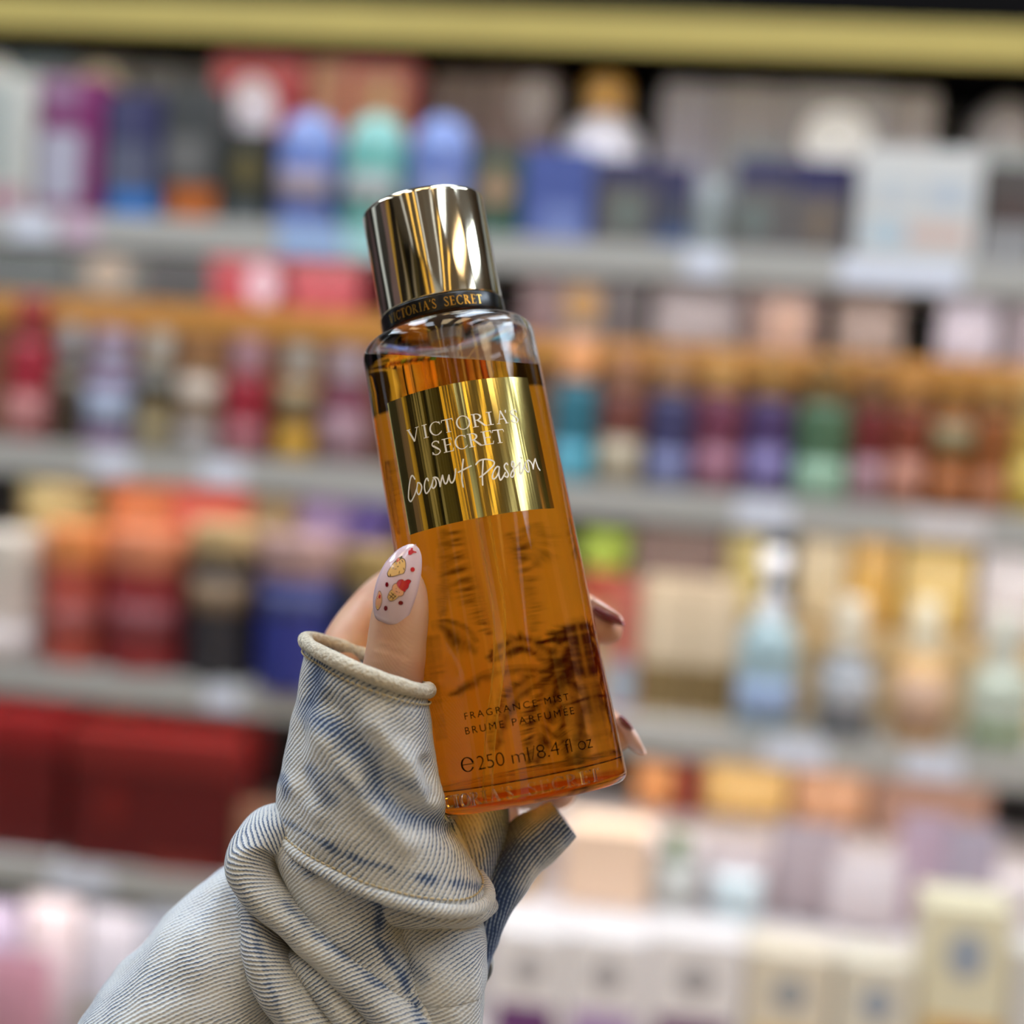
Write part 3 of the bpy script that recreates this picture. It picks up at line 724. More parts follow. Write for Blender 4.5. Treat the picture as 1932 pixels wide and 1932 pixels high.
# liquid
vs, fs = [], []
Z_B = 0.0016
lp = [(0.0, Z_B+0.0022), (0.010, Z_B+0.0018), (0.018, Z_B+0.0006), (0.0222, Z_B), (0.0246, Z_B+0.0012), (rad(.01)-0.0010, Z_B+0.0035)]
nl = 20
for (r, z) in lp:
    for i in range(NB): a = 2*math.pi*i/NB; vs.append((r*math.cos(a), r*math.sin(a), z))
for j in range(1, nl+1):
    for i in range(NB):
        a = 2*math.pi*i/NB
        zt = zliq((rad(Z_L0)-0.001)*math.cos(a), (rad(Z_L0)-0.001)*math.sin(a))-0.0002
        z = Z_B+0.0035+(zt-Z_B-0.0035)*j/nl; r = rad(z)-0.0010
        vs.append((r*math.cos(a), r*math.sin(a), z))
m_ = len(lp)+nl
vs.append((0, 0, Z_L0-0.0002))
for j in range(m_-1):
    for i in range(NB):
        k = (i+1) % NB
        fs.append([j*NB+i, j*NB+k, (j+1)*NB+k, (j+1)*NB+i])
for i in range(NB): fs.append([(m_-1)*NB+i, (m_-1)*NB+(i+1) % NB, m_*NB])
me = mesh('liquid', vs, fs, True)
bm = bmesh.new(); bm.from_mesh(me); bmesh.ops.remove_doubles(bm, verts=bm.verts, dist=1e-7); bm.to_mesh(me); bm.free()
lq = link('liquid', me, m_liquid, bottle); lq['label'] = 'amber liquid'

fp = [(0, 0.0086), (0.010, 0.0082), (0.0180, 0.0072), (0.0222, 0.0064), (0.0240, 0.0066), (0.0252, 0.0078), (0.0240, 0.0069), (0.0222, 0.0067), (0.0180, 0.0075), (0.010, 0.0085), (0, 0.0089)]
link('inner_floor', lathe('inner_floor', fp, 96), glass_mat('floor_plastic', 1.03, 0.0, (0.97, 0.93, 0.86)), bottle)['label'] = 'moulded inner floor of the bottle'
# collar and cap
m_blackgloss = mat('black_collar_gloss', (10, 10, 11), 0.22)
link('collar_ring', lathe('collar_ring', rounded(0.01815, Z_NECK+0.0001, 0.1415, 0.0006, 0.0003), 96), m_blackgloss, bottle)['label'] = 'black collar ring with gold lettering'
def cap_mat():
    m = bpy.data.materials.new('polished_pale_gold'); m.use_nodes = True
    nt = m.node_tree; b = nt.nodes['Principled BSDF']
    b.inputs['Metallic'].default_value = 1.0
    b.inputs['Base Color'].default_value = (0.80, 0.72, 0.55, 1)
    b.inputs['Roughness'].default_value = 0.08
    tc = nt.nodes.new('ShaderNodeTexCoord'); mp = nt.nodes.new('ShaderNodeMapping'); mp.inputs['Scale'].default_value = (170, 170, 22)
    nz = nt.nodes.new('ShaderNodeTexNoise'); nz.inputs['Scale'].default_value = 1.0; nz.inputs['Detail'].default_value = 1.0
    bp = nt.nodes.new('ShaderNodeBump'); bp.inputs['Strength'].default_value = 0.35; bp.inputs['Distance'].default_value = 0.0012
    nt.links.new(tc.outputs['Object'], mp.inputs['Vector']); nt.links.new(mp.outputs[0], nz.inputs['Vector'])
    nt.links.new(nz.outputs['Fac'], bp.inputs['Height']); nt.links.new(bp.outputs[0], b.inputs['Normal'])
    return m
cap = link('cap', lathe('cap', rounded(0.0179, 0.1417, 0.1736, 0.0004, 0.0016, 6), 128), cap_mat(), bottle)
cap['label'] = 'polished pale gold cylindrical cap'

# dip tube
def tube_mesh(name, pts, r, n=16, caps=True):
    vs, fs = [], []
    for i, p in enumerate(pts):
        p = Vector(p); t = (Vector(pts[min(i+1, len(pts)-1)])-Vector(pts[max(i-1, 0)])).normalized()
        a = t.cross(Vector((0.3, 1, 0.1))).normalized(); b = t.cross(a)
        rr = r[i] if isinstance(r, (list, tuple)) else r
        for k in range(n):
            q = 2*math.pi*k/n
            vs.append(p+a*rr*math.cos(q)+b*rr*math.sin(q))
    for i in range(len(pts)-1):
        for k in range(n):
            l = (k+1) % n
            fs.append([i*n+k, i*n+l, (i+1)*n+l, (i+1)*n+k])
    if caps:
        fs.append(list(range(n))[::-1]); fs.append([(len(pts)-1)*n+k for k in range(n)])
    me = mesh(name, vs, fs, True)
    bm = bmesh.new(); bm.from_mesh(me); bmesh.ops.recalc_face_normals(bm, faces=bm.faces); bm.to_mesh(me); bm.free()
    return me
def tube_mat():
    m = bpy.data.materials.new('milky_dip_tube'); m.use_nodes = True
    nt = m.node_tree; b = nt.nodes['Principled BSDF']
    b.inputs['Base Color'].default_value = (0.88, 0.80, 0.76, 1); b.inputs['Roughness'].default_value = 0.25
    lw = nt.nodes.new('ShaderNodeLayerWeight'); lw.inputs[0].default_value = 0.35
    tr = nt.nodes.new('ShaderNodeBsdfTransparent'); tr.inputs[0].default_value = (0.96, 0.93, 0.9, 1)
    mr = nt.nodes.new('ShaderNodeMapRange'); mr.inputs[3].default_value = 0.16; mr.inputs[4].default_value = 0.72
    mx = nt.nodes.new('ShaderNodeMixShader')
    nt.links.new(lw.outputs['Facing'], mr.inputs[0]); nt.links.new(mr.outputs[0], mx.inputs[0])
    nt.links.new(tr.outputs[0], mx.inputs[1]); nt.links.new(b.outputs[0], mx.inputs[2])
    nt.links.new(mx.outputs[0], nt.nodes['Material Output'].inputs[0])
    return m
tp = catmull([(0.001, 0.000, 0.1362), (0.0010, 0.000, 0.125), (0.0010, -0.001, 0.105), (0.0007, -0.002, 0.085), (0.0004, -0.004, 0.065), (0.0002, -0.005, 0.052), (-0.0024, -0.009, 0.036), (-0.0070, -0.0135, 0.020), (-0.0112, -0.0185, 0.0036)], 60)
link('dip_tube', tube_mesh('dip_tube', tp, 0.0014, 16), tube_mat(), bottle)['label'] = 'milky dip tube bending to the lower left'
link('pump_stem', lathe('pump_stem', rounded(0.0052, 0.1318, 0.1364, 0.0006, 0.0003), 24), mat('stem_grey', (176, 170, 168), 0.4), bottle)

# ------------------------------------------------------------------ lettering
def wrapped(name, quads, off, m, parent=bottle, rr=None, label=None, cut=0.8):
    """flat outlines in millimetres (u around, v up) laid on the bottle wall"""
    bm = bmesh.new()
    for poly in quads:
        try: bm.faces.new([bm.verts.new((u, v, 0)) for u, v in poly])
        except ValueError: pass
    return wrap_bm(name, bm, off, m, parent, rr, label, cut)
def wrap_bm(name, bm, off, m, parent=bottle, rr=None, label=None, cut=0.8):
    xs = [v.co.x for v in bm.verts]
    x = math.floor(min(xs)/cut)*cut
    while x < max(xs):
        bmesh.ops.bisect_plane(bm, geom=bm.verts[:]+bm.edges[:]+bm.faces[:], plane_co=(x, 0, 0), plane_no=(1, 0, 0))
        x += cut
    for v in bm.verts:
        u, z = v.co.x/1000, v.co.y/1000
        r0 = (rr if rr else 0.0258); a = u/r0
        r = (rr if rr else rad(z))+off
        v.co = Vector((r*math.sin(a), -r*math.cos(a), z))
    bm.normal_update()
    o = link(name, from_bm(name, bm), m, parent)
    if label: o['label'] = label
    return o

def ribbon(pts, w0, w1=None, caps=True, sub=3):
    """polygons of a pen stroke"""
    w1 = w0 if w1 is None else w1
    if len(pts) > 2: pts = catmull(pts, (len(pts)-1)*sub+1)
    out = []; L = []; n = len(pts)
    for i, p in enumerate(pts):
        a = pts[max(i-1, 0)]; b = pts[min(i+1, n-1)]
        dx, dy = b[0]-a[0], b[1]-a[1]; l = math.hypot(dx, dy) or 1
        w = (w0+(w1-w0)*i/(n-1))/2
        L.append(((p[0]-dy/l*w, p[1]+dx/l*w), (p[0]+dy/l*w, p[1]-dx/l*w)))
    for i in range(n-1): out.append([L[i][1], L[i+1][1], L[i+1][0], L[i][0]])
    if caps:
        for p, w in ((pts[0], w0), (pts[-1], w1)):
            out.append([(p[0]+w/2*math.cos(k*math.pi/5), p[1]+w/2*math.sin(k*math.pi/5)) for k in range(10)])
    return out

def arc(cx, cy, rx, ry, a0, a1, wthick, wthin, n=18):
    """part of an ellipse whose stroke swells at the sides like a roman letter"""
    out = []; prev = None
    for i in range(n+1):
        a = math.radians(a0+(a1-a0)*i/n)
        w = wthin+(wthick-wthin)*abs(math.cos(a))**1.5
        c, s = math.cos(a), math.sin(a)
        p = ((cx+(rx)*c, cy+(ry)*s), (cx+(rx-w)*c, cy+(ry-w)*s))
        if prev: out.append([prev[0], p[0], p[1], prev[1]])
        prev = p
    return out
def bar(x0, y0, x1, y1, w): return ribbon([(x0, y0), (x1, y1)], w, caps=False)
RW = 1.0
def roman(ch):
    """letter on a unit cap height; returns polygons and nominal width"""
    T, t = 0.13*RW, 0.055*RW
    if ch == 'V': return bar(.13, .98, .50, .0, T)+bar(.86, .98, .51, .0, t)+bar(0, .97, .30, .97, .045)+bar(.70, .97, 1., .97, .045), 1.
    if ch == 'I': return bar(.25, 0, .25, 1, T)+bar(.05, .025, .45, .025, .05)+bar(.05, .975, .45, .975, .05), .5
    if ch == 'C': return arc(.52, .5, .5, .52, 50, 312, T, t, 26)+bar(.83, .97, .86, .74, .045)+bar(.85, .10, .90, .24, .04), .92
    if ch == 'T': return bar(.42, 0, .42, 1, T)+bar(.02, .965, .82, .965, .06)+bar(.03, .99, .0, .80, .045)+bar(.81, .99, .84, .80, .045)+bar(.24, .025, .60, .025, .05), .84
    if ch == 'O': return arc(.53, .5, .53, .53, 0, 360, T, t, 40), 1.06
    if ch == 'R': return bar(.18, 0, .18, 1, T)+bar(.0, .975, .3, .975, .05)+bar(.0, .025, .38, .025, .05)+arc(.30, .74, .36, .26, -90, 90, T, t, 16)+bar(.18, .975, .34, .975, .055)+bar(.18, .505, .34, .505, .055)+bar(.38, .50, .80, .03, T*.95)+bar(.74, .025, .96, .025, .05), .95
    if ch == 'A': return bar(.47, 1., .14, .0, t)+bar(.46, 1., .84, .0, T)+bar(.24, .36, .68, .36, .05)+bar(.0, .025, .28, .025, .045)+bar(.68, .025, 1., .025, .045), 1.
    if ch == 'S':
        pts = [(.56, .80), (.48, .94), (.30, .98), (.12, .88), (.12, .68), (.32, .52), (.52, .36), (.56, .16), (.38, .02), (.16, .04), (.05, .22)]
        return ribbon(pts, .075, .075, True, 4)+bar(.14, .70, .50, .36, .12)+bar(.57, .95, .57, .76, .04)+bar(.04, .05, .04, .24, .04), .66
    if ch == 'E': return bar(.18, 0, .18, 1, T)+bar(.0, .975, .66, .975, .05)+bar(.66, .99, .68, .80, .045)+bar(.18, .52, .56, .52, .05)+bar(.56, .62, .56, .42, .04)+bar(.0, .025, .70, .025, .05)+bar(.68, .01, .74, .22, .045), .76
    if ch == "'": return bar(.10, 1.02, .06, .80, .09), .16
    return [], .45
def set_line(word, us, v0, v1):
    polys = []
    for ch, (a, b) in zip(word, us):
        g, w = roman(ch)
        for poly in g: polys.append([(a+x/w*(b-a), v0+y*(v1-v0)) for x, y in poly])
    return polys
def line_auto(word, u0, u1, v0, v1, gap=.16, space=.5):
    ws = [roman(c)[1] if c != ' ' else space for c in word]
    tot = sum(ws)+gap*(len(word)-1); k = (u1-u0)/tot; x = u0; us = []
    for w in ws: us.append((x, x+w*k)); x += (w+gap)*k
    return set_line(word, us, v0, v1)

m_foil = bpy.data.materials.new('gold_foil_label'); m_foil.use_nodes = True
_nt = m_foil.node_tree; _b = _nt.nodes['Principled BSDF']
_b.inputs['Metallic'].default_value = 1.0; _b.inputs['Base Color'].default_value = (0.74, 0.60, 0.20, 1); _b.inputs['Roughness'].default_value = 0.10
_tc = _nt.nodes.new('ShaderNodeTexCoord'); _mp = _nt.nodes.new('ShaderNodeMapping'); _mp.inputs['Scale'].default_value = (125, 125, 6)
_nz = _nt.nodes.new('ShaderNodeTexNoise'); _nz.inputs['Scale'].default_value = 1.0; _nz.inputs['Detail'].default_value = 1.2
_bp = _nt.nodes.new('ShaderNodeBump'); _bp.inputs['Strength'].default_value = 0.5; _bp.inputs['Distance'].default_value = 0.0012
_nt.links.new(_tc.outputs['Object'], _mp.inputs['Vector']); _nt.links.new(_mp.outputs[0], _nz.inputs['Vector'])
_nt.links.new(_nz.outputs['Fac'], _bp.inputs['Height']); _nt.links.new(_bp.outputs[0], _b.inputs['Normal'])
lab = wrapped('gold_label', [[(-22.75, 76.6), (23.2, 76.6), (23.2, 114.0), (-22.75, 114.0)]], 0.00008, m_foil, label='shiny gold foil label with white lettering')
lab.modifiers.new('thickness', 'SOLIDIFY').thickness = 0.00006
m_white = mat('white_print', (236, 234, 226), 0.5, 0, 0.01)
m_dark = mat('dark_brown_print', (10, 5, 3), 0.8, 0, 0.02, 40, 0, 0.0)
V_US = [(-16.8, -12.61), (-11.9, -9.95), (-9.66, -6.14), (-5.87, -2.66), (-1.96, 1.99), (2.43, 6.45), (6.45, 8.49), (9.24, 12.79), (12.18, 12.69), (13.72, 16.35)]
S_US = [(-9.99, -7.19), (-6.65, -3.61), (-3.35, 0.15), (0.41, 4.36), (4.18, 7.43), (7.43, 10.73)]
wrapped('brand_lettering', set_line("VICTORIA'S", V_US, 101.0, 104.7)+set_line('SECRET', S_US, 95.75, 99.55), 0.00018, m_white, lab, label='white roman lettering')
SCRIPT = [[(-16.85, 90.96), (-17.18, 91.69), (-17.59, 92.12), (-18.2, 91.73), (-18.97, 90.41), (-19.65, 88.95), (-20.19, 87.47), (-20.43, 86.23), (-19.91, 85.41), (-19.13, 85.71), (-18.07, 86.64), (-17.26, 87.62), (-16.6, 88.65), (-16.15, 89.72)], [(-16.15, 89.72), (-15.45, 89.49), (-15.02, 88.37), (-15.54, 87.21), (-16.38, 86.5), (-16.85, 87.2), (-16.73, 88.36)], [(-12.62, 89.45), (-12.68, 90.05), (-13.04, 90.14), (-13.69, 89.44), (-14.15, 88.16), (-14.18, 86.78), (-13.85, 86.22), (-13.07, 86.62), (-12.29, 87.4), (-11.6, 88.41), (-11.11, 89.36)], [(-11.11, 89.36), (-11.55, 88.39), (-11.79, 87.49), (-11.39, 87.07), (-10.7, 87.55), (-10.37, 88.33), (-10.47, 89.31), (-10.95, 89.86)], [(-10.95, 89.86), (-10.36, 89.87), (-9.74, 89.46), (-9.45, 88.54), (-9.39, 87.09)], [(-9.39, 87.09), (-8.92, 88.31), (-8.16, 89.9)], [(-8.16, 89.9), (-8.1, 88.44), (-7.84, 87.48), (-7.21, 87.82), (-6.39, 89.55)], [(-6.39, 89.55), (-6.39, 88.06), (-5.99, 87.28), (-5.2, 88.01), (-4.58, 89.58), (-4.3, 90.8)], [(-1.77, 92.94), (-2.33, 91.03), (-2.87, 89.01), (-3.14, 87.26), (-3.13, 85.55)], [(-3.69, 89.76), (-2.01, 90.22), (0.0, 90.79)], [(3.46, 91.78), (2.95, 89.62), (2.45, 87.57), (2.09, 85.08)], [(1.34, 90.91), (2.34, 91.75), (3.86, 91.93), (5.39, 91.53), (6.34, 90.81), (5.94, 89.9), (4.57, 88.93), (3.11, 87.99), (1.78, 87.37)], [(7.45, 89.26), (6.82, 89.4), (5.74, 88.33), (5.04, 86.94), (5.22, 86.22), (6.05, 86.57), (6.91, 87.63), (7.46, 89.05)], [(7.46, 89.05), (6.95, 87.3), (7.0, 85.9), (7.24, 85.71), (7.83, 86.22), (8.88, 87.53)], [(9.99, 89.6), (9.74, 90.05), (9.08, 89.59), (8.93, 88.86), (9.46, 87.62), (9.64, 86.85), (9.17, 86.21), (8.57, 86.55)], [(11.45, 88.58), (11.1, 89.37), (11.55, 90.4), (11.96, 89.83), (11.7, 88.88), (11.4, 88.05), (11.4, 86.98), (10.74, 86.08), (10.22, 86.36), (10.49, 87.08), (11.28, 88.07), (12.07, 88.42), (12.94, 89.09), (13.84, 89.78)], [(13.84, 89.78), (13.49, 88.3), (13.29, 87.13), (13.51, 86.73), (14.15, 87.38), (14.95, 88.62), (15.55, 89.77)], [(14.5, 91.3), (14.77, 91.06)], [(15.55, 89.77), (15.05, 88.51), (15.43, 87.4), (16.0, 87.05), (16.36, 87.67), (16.4, 89.19), (16.25, 90.17)], [(16.25, 90.17), (16.94, 90.24), (17.68, 89.35), (17.84, 87.82)], [(17.84, 87.82), (18.45, 89.32), (19.32, 90.6)], [(19.32, 90.6), (19.55, 89.29), (19.81, 88.09), (20.31, 87.43)]]
polys = []
for st_ in SCRIPT: polys += ribbon(st_, 0.42, 0.40, True, 4)
wrapped('script_lettering', polys, 0.00018, m_white, lab, label='white handwritten lettering')
# collar lettering in gold
m_goldprint = mat('gold_print', (206, 164, 78), 0.25, 0.9, 0.05)
RW = 1.35
cl = line_auto("VICTORIA'S", -17.6, -1.2, 137.7, 140.3)+line_auto("SECRET", 1.0, 12.6, 137.7, 140.3)
cl2 = line_auto("VICTORIA'S", 26, 42.4, 137.7, 140.3)+line_auto("SECRET", 44.6, 56.2, 137.7, 140.3)+line_auto("VICTORIA'S", -54, -37.6, 137.7, 140.3)+line_auto("SECRET", -35.4, -23.8, 137.7, 140.3)
wrapped('collar_lettering', cl+cl2, 0.00008, m_goldprint, rr=0.01815, label='gold roman lettering around the collar')
RW = 1.0
# printed product lines
def font_line(body, u0, u1, v0, v1, m, spacing=1.0, off=-0.012):
    cu = bpy.data.curves.new('print', 'FONT'); cu.body = body; cu.space_character = spacing; cu.offset = off; cu.resolution_u = 3
    ob = bpy.data.objects.new('print_tmp', cu); COL.objects.link(ob)
    dg = bpy.context.evaluated_depsgraph_get()
    me = bpy.data.meshes.new_from_object(ob.evaluated_get(dg))
    bpy.data.objects.remove(ob); bpy.data.curves.remove(cu)
    xs = [v.co.x for v in me.vertices]; ys = [v.co.y for v in me.vertices]
    cap_h = CAPH
    sx = (u1-u0)/(max(xs)-min(xs)); sy = (v1-v0)/cap_h
    bm = bmesh.new(); bm.from_mesh(me); bpy.data.meshes.remove(me)
    x0_ = min(xs)
    for v in bm.verts: v.co = Vector((u0+(v.co.x-x0_)*sx, v0+v.co.y*sy, 0))
    return bm
CAPH = 0.69
for txt, u0, u1, v0, v1, sp, nm in (('FRAGRANCE MIST', -14.2, 14.4, 24.70, 26.50, 1.35, 'product_line_english'), ('BRUME PARFUM\u00c9E', -14.75, 15.1, 20.85, 22.75, 1.35, 'product_line_french'), ('250 ml/8.4 fl oz', -12.85, 19.0, 11.2, 14.9, 0.95, 'volume_line')):
    wrap_bm(nm, font_line(txt, u0, u1, v0, v1, m_dark, sp, -0.016 if nm == 'volume_line' else -0.003), 0.00012, m_dark, label='dark printed lettering')
ep = arc(-15.9, 13.1, 2.15, 1.95, 8, 330, .62, .24, 36)+bar(-17.7, 13.15, -13.85, 13.15, .20)
wrapped('estimated_sign', ep, 0.00012, m_dark, label='dark estimated sign before the volume')
# raised lettering around the heel
em = line_auto("VICTORIA'S", -32, -4.6, 2.4, 5.8)+line_auto("SECRET", -1.0, 19.0, 2.4, 5.8)
emo = wrapped('embossed_lettering', em, 0.00002, glass_mat('raised_plastic', 1.62, 0.06), label='raised clear lettering around the heel')
md = emo.modifiers.new('thickness', 'SOLIDIFY'); md.thickness = 0.0007; md.offset = 1

# ------------------------------------------------------------------ back label with the palm print
def refract(d, n, eta):
    c = -d.dot(n); k = 1-eta*eta*(1-c*c)
    return None if k < 0 else (d*eta+n*(eta*c-math.sqrt(k))).normalized()
def back_of(px, py):
    """where the sight line through this point of the front wall meets the back wall: (u mm from the back seam, v mm)"""
    v = (FW + RT*((px-966.0)/F) - UP*((py-966.0)/F)).normalized()
    o = BMI @ CAM; d = (BMI.to_3x3() @ v).normalized()
    def cyl(o, d, near):
        A = d.x**2+d.y**2-(BRK*d.z)**2; b = o.x*d.x+o.y*d.y-(BR0+BRK*o.z)*BRK*d.z; C = o.x**2+o.y**2-(BR0+BRK*o.z)**2
        D = b*b-A*C
        if D < 0: return None
        return (-b-math.sqrt(D))/A if near else (-b+math.sqrt(D))/A
    t = cyl(o, d, True)
    if t is None: return None
    p = o+d*t; n = Vector((p.x, p.y, 0)).normalized()
    e = refract(d, n, 1/N_B)
    q = p+e*cyl(p+e*1e-5, e, False)
    a = math.atan2(q.x, q.y)
    return (math.degrees(a), q.z*1000)
m_lab = bpy.data.materials.new('back_label_paper'); m_lab.use_nodes = True
_nt = m_lab.node_tree; _nt.nodes.remove(_nt.nodes['Principled BSDF'])
_d = _nt.nodes.new('ShaderNodeBsdfDiffuse'); _t = _nt.nodes.new('ShaderNodeBsdfTranslucent'); _m = _nt.nodes.new('ShaderNodeMixShader')
_nz = _nt.nodes.new('ShaderNodeTexNoise'); _nz.inputs['Scale'].default_value = 30
_cr = _nt.nodes.new('ShaderNodeMix'); _cr.data_type = 'RGBA'; _cr.inputs[6].default_value = (0.92, 0.83, 0.64, 1); _cr.inputs[7].default_value = (0.96, 0.88, 0.70, 1)
_nt.links.new(_nz.outputs['Fac'], _cr.inputs[0]); _nt.links.new(_cr.outputs[2], _d.inputs[0]); _nt.links.new(_cr.outputs[2], _t.inputs[0])
_m.inputs[0].default_value = 0.65
_nt.links.new(_d.outputs[0], _m.inputs[1]); _nt.links.new(_t.outputs[0], _m.inputs[2]); _nt.links.new(_m.outputs[0], _nt.nodes['Material Output'].inputs[0])
def back_pt(adeg, vmm, off):
    a = math.radians(adeg); z = vmm/1000; r = rad(z)+off
    return Vector((r*math.sin(a), r*math.cos(a), z))
vs, fs = [], []
na, nz_ = 40, 24; A0, A1, Z0_, Z1_ = -62, 62, 3.2, 118.0
for j in range(nz_+1):
    for i in range(na+1): vs.append(back_pt(A0+(A1-A0)*i/na, Z0_+(Z1_-Z0_)*j/nz_, 0.00022))
for j in range(nz_):
    for i in range(na): q = j*(na+1)+i; fs.append([q, q+1, q+na+2, q+na+1])
link('back_label', mesh('back_label', vs, fs, True), m_lab, bottle)['label'] = 'cream back label seen through the liquid'
random.seed(11)
def leaf_poly(p0, p1, w):
    dx, dy = p1[0]-p0[0], p1[1]-p0[1]; l = math.hypot(dx, dy) or 1; nx, ny = -dy/l*w/2, dx/l*w/2
    m = (p0[0]+dx*.45, p0[1]+dy*.45)
    return [p0, (m[0]+nx, m[1]+ny), p1, (m[0]-nx, m[1]-ny)]
fronds = []
def frond(path, llen, ang, n, w=3.2, side=0, jit=0.25, stem=1.5):
    """palm frond in photograph pixels: a rachis with leaflets on one or both sides"""
    w *= 0.62
    pts = catmull(path, n+1)
    for i in range(n):
        fronds.append(leaf_poly(pts[i], pts[i+1], stem))
        a = pts[i]; b = pts[i+1]; th = math.atan2(b[1]-a[1], b[0]-a[0])
        for s in ((-1, 1) if side == 0 else (side,)):
            k = math.sin(math.pi*(0.12+0.86*i/n))**0.6
            t2 = th+s*math.radians(ang)*(1+random.uniform(-jit, jit)*.5)
            L = llen*k*(1+random.uniform(-jit, jit))
            for g in range(2):
                f = g/2; q0 = (a[0]+(b[0]-a[0])*f, a[1]+(b[1]-a[1])*f)
                fronds.append(leaf_poly(q0, (q0[0]+L*math.cos(t2+random.uniform(-.08, .08)), q0[1]+L*math.sin(t2+random.uniform(-.08, .08))), w*random.uniform(.7, 1.2)))
frond([(876, 1000), (893, 1060), (915, 1120), (935, 1200)], 62, 95, 34, 2.6, 1)
frond([(826, 1172), (850, 1178), (876, 1196), (902, 1226)], 44, 60, 13, 4.0, 1)
frond([(826, 1172), (850, 1176), (878, 1190), (900, 1214)], 16, 30, 10, 4.0, -1)
frond([(950, 1010), (968, 1070), (986, 1130), (1000, 1196)], 44, 84, 22, 2.4, -1)
frond([(1000, 990), (1010, 1030), (1000, 1060)], 44, 70, 10, 2.6, 0)
frond([(1040, 1262), (985, 1256), (920, 1266), (876, 1290), (852, 1310)], 26, 66, 26, 4.2, -1)
frond([(1050, 1262), (1010, 1225), (975, 1216), (945, 1232), (925, 1246)], 24, 70, 20, 6.5, 0)
frond([(1050, 1262), (1060, 1220), (1090, 1196), (1124, 1190)], 34, 70, 18, 7.0, 0)
frond([(1050, 1264), (1090, 1250), (1130, 1256)], 36, 70, 14, 7.0, 0)
frond([(1050, 1264), (1000, 1290), (962, 1324), (942, 1370), (930, 1416)], 28, 60, 24, 5.0, 0)
frond([(1055, 1270), (1030, 1320), (1015, 1380), (1008, 1440)], 40, 58, 22, 5.5, 0)
frond([(1058, 1270), (1072, 1330), (1080, 1400), (1084, 1450)], 42, 56, 22, 6.0, 0)
frond([(1060, 1268), (1110, 1300), (1140, 1360), (1156, 1430)], 40, 58, 20, 6.0, 0)
frond([(838, 1000), (842, 1060), (838, 1120), (836, 1165)], 14, 80, 16, 4.0, 0)
frond([(818, 1200), (822, 1260), (824, 1330), (826, 1400)], 16, 88, 30, 3.0, 0)
frond([(770, 860), (786, 930), (792, 1000)], 16, 86, 20, 4.0, 0)
for k in range(12):
    y = 1268+random.uniform(-10, 170); x = 1060+random.uniform(-45, 55)+(y-1268)*.12
    fronds.append(leaf_poly((x, y), (x+random.uniform(-30, 30), y+random.uniform(20, 50)), 5))
vs, fs = [], []
for poly in fronds:
    q = [back_of(*p) for p in poly]
    if any(t is None for t in q): continue
    b = len(vs)
    for (a, v) in q:
        if abs(a) > 60 or not 3.4 < v < 117: break
        vs.append(back_pt(a, v, 0.00012))
    else: fs.append([b, b+1, b+2, b+3]); continue
    del vs[b:]
m_palm = mat('palm_print_brown', (74, 34, 14), 0.7, 0, 0.25, 90)
link('palm_print', mesh('palm_print', vs, fs), m_palm, bottle)['label'] = 'brown palm frond print on the back of the bottle'

# ================================================================== hand and denim sleeve
person = empty('person', P(560, 1900, 0.40))
tag(person, 'hand with decorated nails in a light-wash denim jacket sleeve', 'person')
PM = Matrix.Translation(-person.location)
def to_person(o):
    o.parent = person; o.matrix_parent_inverse = PM
    return o

def push_out(p, m=0.0009):
    """keep cloth and skin outside the bottle they rest against"""
    q = BMI @ p
    if not -m < q.z < 0.138: return p
    r = math.hypot(q.x, q.y); Rr = rad(max(q.z, 0))+m
    if r >= Rr: return p
    if q.z+m < Rr-r: q.z = -m
    else: k = Rr/max(r, 1e-6); q.x *= k; q.y *= k
    return BM @ q

def sleeve_ring(c, side, dep, n, k=2.0):
    out = []
    for i in range(n):
        a = 2*math.pi*i/n
        ca, sa = math.cos(a), math.sin(a)
        e = 2.0/k
        out.append(c+side*(math.copysign(abs(ca)**e, ca))+dep*(math.copysign(abs(sa)**e, sa)))
    return out

def loft(rings, uvrot=0.0, closed=True, uvoff=(0, 0)):
    """rings of world points -> verts, faces, uv per vertex (metres, arc length) ; seam is duplicated"""
    n = len(rings[0]); vs, uv, fs = [], [], []
    mid = n//4*3
    cr, sr_ = math.cos(uvrot), math.sin(uvrot)
    v = 0.0
    for j, rg in enumerate(rings):
        if j: v += (rg[mid]-rings[j-1][mid]).length
        pts = list(rg)+([rg[0]] if closed else [])
        u = 0.0; us = [0.0]
        for i in range(1, len(pts)): u += (pts[i]-pts[i-1]).length; us.append(u)
        um = us[mid]
        for p, q in zip(pts, us):
            vs.append(p); a, b = q-um+uvoff[0], v+uvoff[1]
            uv.append((a*cr-b*sr_, a*sr_+b*cr))
    w = n+(1 if closed else 0)
    for j in range(len(rings)-1):
        for i in range(w-1): fs.append([j*w+i, j*w+i+1, (j+1)*w+i+1, (j+1)*w+i])
    return vs, fs, uv

